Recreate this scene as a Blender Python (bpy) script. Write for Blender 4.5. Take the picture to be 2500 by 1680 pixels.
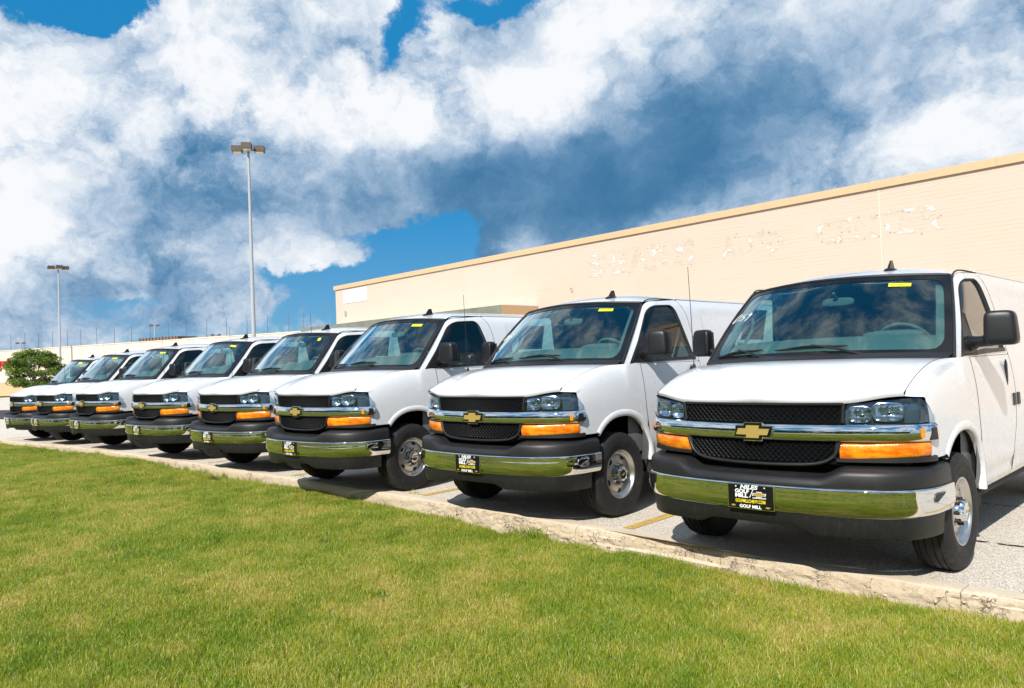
import bpy, math, random
import numpy as np
from mathutils import Matrix, Vector

for o in list(bpy.data.objects):
    bpy.data.objects.remove(o)
SC = bpy.context.scene
COL = SC.collection
rnd = random.Random(7)

# ------------------------------------------------------------------ camera
F_PX, W_PX, H_PX = 1881.8, 2500.0, 1680.0
CAM = np.array([0.0, 0.0, 1.46534])
RW = np.array([[0.70173599, -0.04537469, -0.71099067],
               [0.71139331, -0.00937361, 0.7027316],
               [-0.03855078, -0.99892606, 0.02570146]])   # world axes in camera (right, down, forward)
cam_data = bpy.data.cameras.new('camera')
cam_data.sensor_width = 36.0
cam_data.lens = 36.0 * F_PX / W_PX
cam_data.clip_start = 0.05
cam_data.clip_end = 3000.0
cam = bpy.data.objects.new('camera', cam_data)
COL.objects.link(cam)
m = Matrix.Identity(4)
for r in range(3):
    m[r][0] = RW[r, 0]
    m[r][1] = -RW[r, 1]
    m[r][2] = -RW[r, 2]
    m[r][3] = CAM[r]
cam.matrix_world = m
SC.camera = cam

# ------------------------------------------------------------------ light
SUN_TRAVEL = Vector((-0.45, 1.2, -1.0)).normalized()
SUN_EL = math.asin(-SUN_TRAVEL.z)
SUN_ROT = math.atan2(-SUN_TRAVEL.x, -SUN_TRAVEL.y)
sun_data = bpy.data.lights.new('sun', 'SUN')
sun_data.energy = 5.0
sun_data.angle = math.radians(0.55)
sun_data.color = (1.0, 0.955, 0.89)
sun = bpy.data.objects.new('sun', sun_data)
COL.objects.link(sun)
sun.rotation_euler = SUN_TRAVEL.to_track_quat('-Z', 'Y').to_euler()
sun.location = (20, -50, 45)

SC.view_settings.view_transform = 'Standard'
SC.view_settings.look = 'None'
SC.view_settings.exposure = 0.30
SC.view_settings.gamma = 1.0
SC.view_settings.use_curve_mapping = False
SC.cycles.max_bounces = 6
SC.cycles.transparent_max_bounces = 24
SC.cycles.diffuse_bounces = 2
SC.cycles.glossy_bounces = 3
SC.cycles.transmission_bounces = 6
SC.cycles.caustics_reflective = False
SC.cycles.caustics_refractive = False
SC.cycles.sample_clamp_indirect = 6.0
SC.cycles.use_adaptive_sampling = True
SC.cycles.adaptive_threshold = 0.02
SC.cycles.adaptive_min_samples = 16


class NT:
    """small wrapper to write node trees as expressions"""
    def __init__(self, tree):
        self.t = tree

    def n(self, kind, ins=None, out=0, **props):
        nd = self.t.nodes.new(kind)
        for k, v in props.items():
            setattr(nd, k, v)
        for k, v in (ins or {}).items():
            s = nd.inputs[k]
            if isinstance(v, bpy.types.NodeSocket):
                self.t.links.new(v, s)
            else:
                s.default_value = v
        return nd.outputs[out] if len(nd.outputs) else nd

    def m(self, op, a, b=None, c=None, clamp=False):
        ins = {0: a}
        if b is not None:
            ins[1] = b
        if c is not None:
            ins[2] = c
        return self.n('ShaderNodeMath', ins, operation=op, use_clamp=clamp)

    def v(self, op, a, b=None, out=0):
        ins = {0: a}
        if b is not None:
            ins[1] = b
        return self.n('ShaderNodeVectorMath', ins, out=out, operation=op)

    def mix(self, f, a, b):
        return self.n('ShaderNodeMix', {0: f, 6: a, 7: b}, out=2, data_type='RGBA')

    def ramp(self, f, lo, hi):
        return self.n('ShaderNodeMapRange', {0: f, 1: lo, 2: hi, 3: 0.0, 4: 1.0}, interpolation_type='SMOOTHSTEP')

    def noise(self, vec, scale, detail=4, rough=0.55, dist=0.0, out=0):
        return self.n('ShaderNodeTexNoise', {'Vector': vec, 'Scale': scale, 'Detail': detail, 'Roughness': rough, 'Distortion': dist}, out=out)


def px_dir(x, y):
    v = RW @ np.array([x - W_PX / 2, y - H_PX / 2, F_PX])
    return v / np.linalg.norm(v)


# ------------------------------------------------------------------ sky
world = bpy.data.worlds.new('World')
SC.world = world
world.use_nodes = True
wt = world.node_tree
wt.nodes.clear()
T = NT(wt)
D = T.v('NORMALIZE', T.n('ShaderNodeTexCoord', out='Generated'))
sky = T.n('ShaderNodeTexSky', sky_type='NISHITA', sun_disc=False, sun_elevation=SUN_EL, sun_rotation=SUN_ROT,
          altitude=200.0, air_density=1.0, dust_density=0.4, ozone_density=3.0)
blue = T.n('ShaderNodeHueSaturation', {'Saturation': 1.35, 'Value': 1.0, 'Color': sky})
blue = T.n('ShaderNodeMix', {0: 1.0, 6: blue, 7: (0.42, 0.86, 1.02, 1)}, out=2, data_type='RGBA', blend_type='MULTIPLY')
# clouds: fractal noise on the sky directions (a little wider than tall), thinned towards the horizon
sep = T.n('ShaderNodeSeparateXYZ', {0: D})
DZ = T.n('ShaderNodeSeparateXYZ', {0: D}, out=2)


def lobe(px, py, wx, wy, rot=0.0):
    """soft elliptical area of the sky around a direction (angular sizes)"""
    c = px_dir(px, py)
    r = RW[:, 0] * math.cos(rot) + RW[:, 1] * math.sin(rot)
    t1 = r - c * (r @ c)
    t1 /= np.linalg.norm(t1)
    t2 = np.cross(c, t1)
    a = T.v('DOT_PRODUCT', D, tuple(t1 / (wx / F_PX)), out=1)
    b = T.v('DOT_PRODUCT', D, tuple(t2 / (wy / F_PX)), out=1)
    e = T.m('ADD', T.m('MULTIPLY', a, a), T.m('MULTIPLY', b, b))
    g = T.m('EXPONENT', T.m('MULTIPLY', e, -1.0))
    front = T.m('GREATER_THAN', T.v('DOT_PRODUCT', D, tuple(c), out=1), 0.0)
    return T.m('MULTIPLY', g, front)


def total(items):
    acc = None
    for (amp, *args) in items:
        g = T.m('MULTIPLY', lobe(*args), amp)
        acc = g if acc is None else T.m('ADD', acc, g)
    return acc



SKY_S = 0.1
# clear sky: the Nishita sky pulled to the deep blue of the photograph
zen = T.ramp(DZ, -0.05, 0.25)
clear = T.mix(zen, (0.16 / SKY_S, 0.335 / SKY_S, 0.53 / SKY_S, 1), (0.016 / SKY_S, 0.215 / SKY_S, 0.47 / SKY_S, 1))
blue = T.mix(0.85, blue, clear)
# cloud shapes: broad banks whose outlines are broken up by fractal warping
D0 = D
w0 = T.v('MULTIPLY', D, (1.0, 1.0, 1.2))
wa = T.v('SCALE', T.v('SUBTRACT', T.noise(w0, 5.5, 7, 0.64, out=1), (0.5, 0.5, 0.5)))
wa.node.inputs['Scale'].default_value = 0.17
D = T.v('ADD', D0, wa)
w1 = T.v('ADD', w0, wa)
n1 = T.noise(w0, 2.3, 2, 0.5)
bil = T.n('ShaderNodeTexVoronoi', {'Vector': w1, 'Scale': 6.5, 'Detail': 2.0, 'Roughness': 0.5, 'Lacunarity': 2.3}, out='Distance', feature='F1')
bil = T.m('SUBTRACT', 1.0, T.m('MULTIPLY', bil, 1.2))
fine = T.noise(w1, 15.0, 8, 0.67)
bias = total([
    (-0.85, 1000, 580, 260, 90, -0.10), (-0.75, 195, -20, 130, 60, 0.12), (-0.48, 985, 100, 55, 115, 0.35), (-0.42, 1185, -5, 160, 45, 0.0),
    (-0.4, 440, 337, 26, 18, -0.5), (-0.45, 65, 490, 70, 24, 0.0),
    (0.45, 620, 220, 800, 240, 0.0), (0.5, 1950, 250, 800, 300, -0.3), (0.4, 470, 440, 560, 120, 0.0), (0.45, 1480, 440, 430, 120, -0.22),
    (0.45, 40, 600, 120, 110, 0.0), (0.42, 300, 650, 400, 70, 0.0), (0.42, 575, 740, 110, 32, 0.0), (0.5, 1265, 590, 75, 60, 0.0), (0.38, 740, 605, 200, 36, -0.06),
    (0.3, 725, 530, 34, 22, 0.0), (-0.50, 820, 740, 230, 70, 0.0), (-0.30, 250, 560, 120, 26, 0.0), (-0.30, 330, 720, 160, 24, 0.0), (-0.25, 620, 680, 200, 24, 0.0), (-0.2, 90, 760, 160, 24, 0.0)])
dens = T.m('ADD', T.m('ADD', T.m('ADD', T.m('MULTIPLY', n1, 0.75), 0.12), T.m('MULTIPLY', bil, 0.10)), T.m('ADD', T.m('MULTIPLY', fine, 0.22), bias))
alpha = T.ramp(dens, 0.475, 0.665)
D = T.v('ADD', D0, T.v('MULTIPLY', wa, (0.45, 0.45, 0.45)))
tone = total([
    (-0.28, 480, 505, 520, 60, 0.03), (-0.42, 1050, 420, 400, 70, 0.0), (-0.80, 1500, 420, 560, 130, -0.24), (-0.50, 1930, 175, 330, 110, -0.45),
    (-0.60, 1420, 520, 360, 60, -0.2), (-0.16, 380, 735, 520, 50, 0.0), (-0.22, 1250, 110, 110, 70, 0.0), (0.12, 90, 400, 250, 80, 0.0),
    (0.30, 330, 230, 560, 190, 0.0), (0.30, 1080, 250, 420, 90, 0.0), (0.24, 2260, 320, 420, 170, -0.4), (0.12, 1600, 40, 300, 100, 0.0),
    (0.30, 575, 735, 110, 36, 0.0), (0.26, 40, 570, 110, 90, 0.0), (0.50, 1255, 585, 70, 50, 0.0), (0.10, 400, 620, 420, 45, 0.0)])
D = D0
lum = T.m('ADD', T.m('ADD', 0.98, T.m('MULTIPLY', T.m('SUBTRACT', bil, 0.55), 0.55)), T.m('MULTIPLY', T.m('SUBTRACT', fine, 0.5), 0.85))
lum = T.m('MULTIPLY', lum, T.m('EXPONENT', T.m('MULTIPLY', tone, 1.2)))
lum = T.m('ADD', lum, T.m('MULTIPLY', T.m('SUBTRACT', fine, 0.5), 0.22))
lum = T.m('ADD', lum, T.m('MULTIPLY', T.m('SUBTRACT', n1, 0.5), 0.25))
lum = T.m('MINIMUM', T.m('MAXIMUM', lum, 0.0), 1.0)
cr = wt.nodes.new('ShaderNodeValToRGB')
cr.color_ramp.interpolation = 'B_SPLINE'
stops = [(0.0, (0.030, 0.130, 0.265)), (0.28, (0.085, 0.215, 0.375)), (0.52, (0.32, 0.43, 0.57)), (0.75, (0.58, 0.645, 0.72)), (1.0, (0.80, 0.805, 0.82))]
while len(cr.color_ramp.elements) < len(stops):
    cr.color_ramp.elements.new(0.5)
for e, (p, c) in zip(cr.color_ramp.elements, stops):
    e.position = p
    e.color = (*c, 1)
wt.links.new(lum, cr.inputs[0])
cloud_col = T.v('SCALE', cr.outputs[0])
cloud_col.node.inputs['Scale'].default_value = 1.0 / SKY_S
skymix = T.mix(alpha, blue, cloud_col)
bg = T.n('ShaderNodeBackground', {'Color': skymix, 'Strength': SKY_S})
T.n('ShaderNodeOutputWorld', {'Surface': bg})
world.cycles.sampling_method = 'NONE'


# ------------------------------------------------------------------ materials
MATS = {}


def principled(name, col, rough=0.5, metal=0.0, coat=0.0, spec=0.5, build=None):
    mat = bpy.data.materials.new(name)
    mat.use_nodes = True
    t = NT(mat.node_tree)
    b = mat.node_tree.nodes['Principled BSDF']
    b.inputs['Base Color'].default_value = (*col, 1)
    b.inputs['Roughness'].default_value = rough
    b.inputs['Metallic'].default_value = metal
    b.inputs['Coat Weight'].default_value = coat
    b.inputs['Coat Roughness'].default_value = 0.03
    b.inputs['Specular IOR Level'].default_value = spec
    if build:
        build(t, b)
    MATS[name] = mat
    return mat


def link(t, out, sock):
    t.t.links.new(out, sock)


def pos(t):
    return t.n('ShaderNodeNewGeometry', out='Position')


def objpos(t):
    return t.n('ShaderNodeTexCoord', out='Object')


def bump(t, b, h, dist, strength=1.0):
    link(t, t.n('ShaderNodeBump', {'Height': h, 'Distance': dist, 'Strength': strength}), b.inputs['Normal'])


def b_paint(t, b):
    n1 = t.noise(objpos(t), 1.6, 5, 0.6)
    z = t.n('ShaderNodeSeparateXYZ', {0: objpos(t)}, out=2)
    dirt = t.m('MULTIPLY', t.ramp(z, 0.95, 0.45), t.ramp(t.noise(objpos(t), 9, 6, 0.7), 0.42, 0.7))
    c = t.mix(t.m('MULTIPLY', dirt, 0.35), (0.70, 0.712, 0.73, 1), (0.42, 0.38, 0.33, 1))
    link(t, c, b.inputs['Base Color'])
    link(t, t.m('ADD', 0.22, t.m('MULTIPLY', n1, 0.12)), b.inputs['Roughness'])


principled('white_paint', (0.8, 0.8, 0.81), 0.25, coat=0.85, build=b_paint)
principled('seam', (0.012, 0.012, 0.013), 0.8)


def b_plastic(t, b):
    n1 = t.noise(objpos(t), 3.0, 5, 0.6)
    link(t, t.mix(n1, (0.007, 0.007, 0.008, 1), (0.018, 0.0175, 0.018, 1)), b.inputs['Base Color'])
    link(t, t.m('ADD', 0.36, t.m('MULTIPLY', n1, 0.22)), b.inputs['Roughness'])
    bump(t, b, t.noise(objpos(t), 420, 2, 0.5), 0.0006, 0.4)


principled('black_plastic', (0.03, 0.03, 0.032), 0.45, build=b_plastic)


def b_valance(t, b):
    p = t.v('MULTIPLY', objpos(t), (60, 60, 8))
    n1 = t.ramp(t.noise(p, 1.0, 6, 0.75), 0.5, 0.75)
    sp = t.ramp(t.noise(objpos(t), 120, 3, 0.6), 0.62, 0.72)
    f = t.m('ADD', t.m('MULTIPLY', n1, 0.3), t.m('MULTIPLY', sp, 0.4), clamp=True)
    link(t, t.mix(f, (0.010, 0.010, 0.011, 1), (0.09, 0.086, 0.082, 1)), b.inputs['Base Color'])


principled('mirror_plastic', (0.009, 0.010, 0.012), 0.40, spec=0.4)
principled('valance_plastic', (0.02, 0.02, 0.022), 0.5, build=b_valance)
principled('gloss_black', (0.008, 0.008, 0.009), 0.12, spec=0.5)
principled('grille_black', (0.005, 0.005, 0.006), 0.24, spec=0.35)
principled('radiator', (0.003, 0.0035, 0.004), 0.8, spec=0.1)
principled('chrome', (0.76, 0.77, 0.78), 0.02, metal=1.0)
principled('satin_metal', (0.60, 0.59, 0.57), 0.30, metal=1.0)
principled('reflector', (0.72, 0.76, 0.82), 0.20, metal=1.0)
principled('gold', (0.66, 0.47, 0.14), 0.30, metal=0.55)
principled('white_print', (0.82, 0.82, 0.82), 0.5)
principled('yellow_print', (0.85, 0.66, 0.02), 0.5)
principled('sticker_yellow', (0.90, 0.84, 0.02), 0.45)
principled('ink', (0.08, 0.08, 0.03), 0.6)
principled('plate_black', (0.006, 0.006, 0.007), 0.25)
principled('lamp_bezel', (0.06, 0.085, 0.11), 0.35)
principled('interior_grey', (0.17, 0.175, 0.175), 0.8)
principled('interior_dark', (0.16, 0.165, 0.17), 0.8)
principled('headliner', (0.42, 0.42, 0.40), 0.9)
principled('seat_fabric', (0.24, 0.235, 0.22), 0.9)
principled('paper', (0.22, 0.25, 0.25), 0.8)
principled('underbody', (0.015, 0.015, 0.016), 0.8)


def b_rubber(t, b):
    n1 = t.noise(objpos(t), 14, 5, 0.65)
    link(t, t.mix(t.ramp(n1, 0.5, 0.8), (0.009, 0.009, 0.010, 1), (0.04, 0.038, 0.035, 1)), b.inputs['Base Color'])


principled('rubber', (0.016, 0.016, 0.017), 0.72, build=b_rubber)


def glass_mat(name, tint, ior=1.5, boost=1.0, rough=0.0, glint=(1, 1, 1)):
    mat = bpy.data.materials.new(name)
    mat.use_nodes = True
    mat.node_tree.nodes.clear()
    t = NT(mat.node_tree)
    g = t.n('ShaderNodeNewGeometry', out='Normal')
    c = t.m('ABSOLUTE', t.v('DOT_PRODUCT', g, g.node.outputs['Incoming'], out=1))
    f0 = ((ior - 1) / (ior + 1)) ** 2
    k = t.m('POWER', t.m('SUBTRACT', 1.0, c), 5.0)
    fr = t.m('MULTIPLY', t.m('ADD', f0, t.m('MULTIPLY', k, 1 - f0)), boost, clamp=True)
    tr = t.n('ShaderNodeBsdfTransparent', {'Color': (*tint, 1)})
    gl = t.n('ShaderNodeBsdfGlossy', {'Color': (*glint, 1), 'Roughness': rough})
    mx = t.n('ShaderNodeMixShader', {0: fr, 1: tr, 2: gl})
    t.n('ShaderNodeOutputMaterial', {'Surface': mx})
    MATS[name] = mat
    return mat


glass_mat('windshield_glass', (0.47, 0.74, 0.70), 1.52, 3.2, 0.0, (0.80, 0.96, 1.0))
glass_mat('side_glass', (0.50, 0.68, 0.66), 1.52, 1.3)
glass_mat('lens_clear', (0.74, 0.84, 0.93), 1.5, 2.2, 0.0, (0.85, 0.95, 1.0))


def b_amber(t, b):
    p = t.n('ShaderNodeSeparateXYZ', {0: objpos(t)}, out=0)
    w = t.m('SINE', t.m('MULTIPLY', p, 420.0))
    n1 = t.noise(t.v('MULTIPLY', objpos(t), (9, 9, 30)), 1.0, 3, 0.6)
    c = t.mix(t.ramp(n1, 0.35, 0.65), (0.66, 0.13, 0.003, 1), (0.88, 0.31, 0.010, 1))
    link(t, c, b.inputs['Base Color'])
    bump(t, b, t.m('ADD', w, t.m('MULTIPLY', n1, 2.0)), 0.0012, 0.5)


principled('amber_lens', (0.9, 0.28, 0.01), 0.12, coat=0.6, build=b_amber)


# ------------------------------------------------------------------ mesh tools
class MB:
    def __init__(self):
        self.v = []
        self.f = []

    def add(self, verts, faces):
        o = len(self.v)
        self.v += [tuple(float(c) for c in p) for p in verts]
        self.f += [tuple(i + o for i in f) for f in faces]
        return self

    def grid(self, P, closed_u=False, flip=False):
        """P[i][j] points"""
        P = np.asarray(P, float)
        nu, nv = P.shape[:2]
        f = []
        for i in range(nu if closed_u else nu - 1):
            for j in range(nv - 1):
                a, b, c, d = i * nv + j, ((i + 1) % nu) * nv + j, ((i + 1) % nu) * nv + j + 1, i * nv + j + 1
                f.append((a, d, c, b) if flip else (a, b, c, d))
        return self.add(P.reshape(-1, 3), f)

    def box(self, lo, hi, bev=0.0):
        x0, y0, z0 = lo
        x1, y1, z1 = hi
        v = [(x0, y0, z0), (x1, y0, z0), (x1, y1, z0), (x0, y1, z0), (x0, y0, z1), (x1, y0, z1), (x1, y1, z1), (x0, y1, z1)]
        return self.add(v, [(0, 3, 2, 1), (4, 5, 6, 7), (0, 1, 5, 4), (1, 2, 6, 5), (2, 3, 7, 6), (3, 0, 4, 7)])

    def tube(self, pts, rad, n=8, caps=True, flat=None):
        pts = [np.asarray(p, float) for p in pts]
        rads = rad if hasattr(rad, '__len__') else [rad] * len(pts)
        rings = []
        prev = None
        for i, p in enumerate(pts):
            d = pts[min(i + 1, len(pts) - 1)] - pts[max(i - 1, 0)]
            d = d / (np.linalg.norm(d) + 1e-12)
            if prev is None:
                a = np.array([0, 0, 1.0]) if abs(d[2]) < 0.9 else np.array([1.0, 0, 0])
                u = np.cross(d, a)
            else:
                u = prev - d * (prev @ d)
            u /= np.linalg.norm(u)
            prev = u
            w = np.cross(d, u)
            rings.append([p + rads[i] * (math.cos(2 * math.pi * k / n) * u + math.sin(2 * math.pi * k / n) * w * (flat or 1.0)) for k in range(n)])
        o = len(self.v)
        self.grid(np.swapaxes(np.array(rings), 0, 1), closed_u=True)
        if caps:
            L = len(pts)
            self.f.append(tuple(o + k * L for k in range(n)))
            self.f.append(tuple(o + k * L + L - 1 for k in reversed(range(n))))
        return self

    def lathe(self, prof, n=32, centre=(0, 0, 0), axis='x', mod=None):
        """prof: (r, a) pairs, a along the axis"""
        P = []
        for k in range(n):
            th = 2 * math.pi * k / n
            row = []
            for j, (r, a) in enumerate(prof):
                rr = mod(k, j, r) if mod else r
                c, s = rr * math.cos(th), rr * math.sin(th)
                q = (a, c, s) if axis == 'x' else (c, s, a)
                row.append((centre[0] + q[0], centre[1] + q[1], centre[2] + q[2]))
            P.append(row)
        return self.grid(P, closed_u=True)

    def prism(self, loop0, loop1, cap0=True, cap1=True):
        n = len(loop0)
        f = [(i, (i + 1) % n, n + (i + 1) % n, n + i) for i in range(n)]
        if cap0:
            f.append(tuple(reversed(range(n))))
        if cap1:
            f.append(tuple(range(n, 2 * n)))
        return self.add(list(loop0) + list(loop1), f)

    def ring(self, a, b):
        n = len(a)
        return self.add(list(a) + list(b), [(i, (i + 1) % n, n + (i + 1) % n, n + i) for i in range(n)])

    def mirror(self):
        m2 = MB()
        m2.v = [(-x, y, z) for x, y, z in self.v]
        m2.f = [tuple(reversed(f)) for f in self.f]
        return m2

    def ellipsoid(self, c, r, n=12, mrows=8, e=1.0):
        P = []
        for i in range(n):
            th = 2 * math.pi * i / n
            row = []
            for j in range(mrows + 1):
                ph = -math.pi / 2 + math.pi * j / mrows
                sg = lambda x: math.copysign(abs(x) ** e, x)
                row.append((c[0] + r[0] * sg(math.cos(ph)) * sg(math.cos(th)), c[1] + r[1] * sg(math.cos(ph)) * sg(math.sin(th)), c[2] + r[2] * sg(math.sin(ph))))
            P.append(row)
        return self.grid(P, closed_u=True)

    def mesh(self, name, mat, smooth=35, weld=False):
        me = bpy.data.meshes.new(name)
        me.from_pydata(self.v, [], self.f)
        if mat is not None:
            me.materials.append(MATS[mat] if isinstance(mat, str) else mat)
        me.validate()
        if smooth:
            me.shade_smooth()
            me.set_sharp_from_angle(angle=math.radians(smooth))
        me.update()
        return me


def catmull(P, n):
    """resample rows of control points (axis 0) to n samples"""
    P = np.asarray(P, float)
    k = len(P)
    t = np.linspace(0, k - 1, n)
    i = np.clip(t.astype(int), 0, k - 2)
    u = (t - i).reshape((-1,) + (1,) * (P.ndim - 1))
    p0 = np.where((i > 0).reshape(u.shape), P[np.maximum(i - 1, 0)], 2 * P[i] - P[i + 1])
    p3 = np.where((i < k - 2).reshape(u.shape), P[np.minimum(i + 2, k - 1)], 2 * P[i + 1] - P[i])
    p1, p2 = P[i], P[i + 1]
    return 0.5 * (2 * p1 + (p2 - p0) * u + (2 * p0 - 5 * p1 + 4 * p2 - p3) * u ** 2 + (3 * p1 - p0 - 3 * p2 + p3) * u ** 3)


class Fn:
    """smooth interpolation through (x, y) pairs"""
    def __init__(self, pts, n=400):
        c = catmull(pts, n)
        self.x, self.y = c[:, 0], c[:, 1]

    def __call__(self, x):
        return np.interp(x, self.x, self.y)


class Plan:
    """a plan curve x -> (x, y) with outward normals, symmetric about x = 0"""
    def __init__(self, half):
        full = [(-x, y) for x, y in reversed(half[1:])] + list(half)
        self.p = catmull(full, 801)
        d = np.gradient(self.p, axis=0)
        nrm = np.stack([d[:, 1], -d[:, 0]], 1)
        self.n = nrm / np.linalg.norm(nrm, axis=1)[:, None]
        self.s = np.concatenate([[0], np.cumsum(np.linalg.norm(np.diff(self.p, axis=0), axis=1))])

    def s_of(self, x):
        return np.interp(x, self.p[:, 0], self.s)

    def at(self, s, out=0.0):
        x = np.interp(s, self.s, self.p[:, 0])
        y = np.interp(s, self.s, self.p[:, 1])
        nx = np.interp(s, self.s, self.n[:, 0])
        ny = np.interp(s, self.s, self.n[:, 1])
        return np.array([x + out * nx, y + out * ny])

    def pt(self, x, z, out=0.0):
        q = self.at(self.s_of(x), out)
        return (q[0], q[1], z)

    def strip(self, mb, x0, x1, n, prof, ends=True):
        """prof(x) -> [(out, z)...]; sweeps it along the plan"""
        ss = np.linspace(self.s_of(x0), self.s_of(x1), n)
        P = []
        for s in ss:
            x = np.interp(s, self.s, self.p[:, 0])
            P.append([(*self.at(s, o), z) for o, z in prof(x)])
        base = len(mb.v)
        mb.grid(P, flip=True)
        if ends:
            L = len(P[0])
            mb.f.append(tuple(base + j for j in range(L)))
            mb.f.append(tuple(base + (n - 1) * L + j for j in reversed(range(L))))
        return mb


def place(name, me, parent=None, loc=None, rotz=0.0):
    o = bpy.data.objects.new(name, me)
    COL.objects.link(o)
    if parent is not None:
        o.parent = parent
    if loc is not None:
        o.location = loc
    o.rotation_euler = (0, 0, rotz)
    return o


def tag(o, label=None, cat=None, group=None, kind=None):
    for k, val in (('label', label), ('category', cat), ('group', group), ('kind', kind)):
        if val:
            o[k] = val
    return o


def empty(name, loc=(0, 0, 0), rotz=0.0):
    o = bpy.data.objects.new(name, None)
    o.empty_display_size = 0.3
    COL.objects.link(o)
    o.location = loc
    o.rotation_euler = (0, 0, rotz)
    return o


def copy_tree(o, parent=None):
    c = o.copy()
    COL.objects.link(c)
    c.parent = parent
    for ch in o.children:
        copy_tree(ch, c)
    return c


def text_mesh(name, s, size, mat, extrude=0.0, shear=0.0, align='CENTER', bold=0.0, spacing=1.0):
    cu = bpy.data.curves.new(name, 'FONT')
    cu.body = s
    cu.size = size
    cu.align_x = align
    cu.align_y = 'CENTER'
    cu.extrude = extrude
    cu.shear = shear
    cu.offset = bold
    cu.space_character = spacing
    cu.resolution_u = 3
    o = bpy.data.objects.new(name, cu)
    COL.objects.link(o)
    dg = bpy.context.evaluated_depsgraph_get()
    dg.update()
    me = bpy.data.meshes.new_from_object(o.evaluated_get(dg))
    bpy.data.objects.remove(o)
    bpy.data.curves.remove(cu)
    me.name = name
    me.materials.clear()
    me.materials.append(MATS[mat] if isinstance(mat, str) else mat)
    return me


def map_mesh(me, fn):
    for v in me.vertices:
        v.co = fn(v.co.x, v.co.y, v.co.z)
    me.update()
    return me


def ss(x, a, b):
    t = np.clip((x - a) / (b - a), 0, 1)
    return t * t * (3 - 2 * t)


def gz(x):
    """the lot is not quite level along the row"""
    return float(np.interp(x, [-90, -30, -22.8, -20.1, -17.3, -14, -11.15, -8.2, -5.4, -2.5, 6], [-0.06, -0.06, -0.028, 0.012, 0.037, 0.036, 0.034, 0.048, 0.03, 0.0, 0.0]))



# ------------------------------------------------------------------ the van (local axes: x to its left side, y to its rear from the front axle, z up)
SEC = Fn([(0.44, 0.955), (0.47, 0.972), (0.50, 0.984), (0.56, 0.991), (0.60, 0.998), (0.75, 1.004), (0.90, 1.007), (1.05, 1.006), (1.20, 0.997), (1.32, 0.980), (1.39, 0.966), (1.60, 0.926), (1.80, 0.888), (1.93, 0.858), (2.00, 0.835), (2.045, 0.812), (2.06, 0.795)])
TAP = Fn([(-0.75, 0.115), (-0.70, 0.085), (-0.65, 0.058), (-0.60, 0.036), (-0.55, 0.026), (-0.45, 0.018), (-0.30, 0.011), (-0.10, 0.004), (0.2, 0.0), (0.4, 0.0), (4.2, 0.0), (4.6, 0.012), (4.78, 0.05)])
SEAM_X = Fn([(-0.73, 0.880), (-0.6, 0.883), (-0.3, 0.887), (-0.09, 0.893), (0.147, 0.940), (0.40, 0.966)])
SEAM_Z = Fn([(-0.73, 1.176), (-0.69, 1.212), (-0.62, 1.248), (-0.5, 1.286), (-0.3, 1.330), (-0.09, 1.377), (0.147, 1.392), (0.40, 1.390)])
FRONT = Plan([(0, -0.895), (0.2, -0.889), (0.4, -0.864), (0.57, -0.826), (0.75, -0.768), (0.86, -0.712), (0.925, -0.655), (0.963, -0.600), (0.981, -0.545), (0.99, -0.47)])
BUMP = Plan([(0, -1.005), (0.3, -0.992), (0.55, -0.955), (0.75, -0.895), (0.88, -0.805), (0.955, -0.70), (0.995, -0.58), (1.010, -0.46), (1.014, -0.34)])


def xs(y, z):
    return float(SEC(z) - TAP(y))


def arch(y, cy=0.035, a=0.445, zc=0.435, b=0.49, n=2.3):
    d = abs(y - cy) / a
    return zc + b * (1 - d ** n) ** (1 / n) if d < 1 else -1.0


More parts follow.
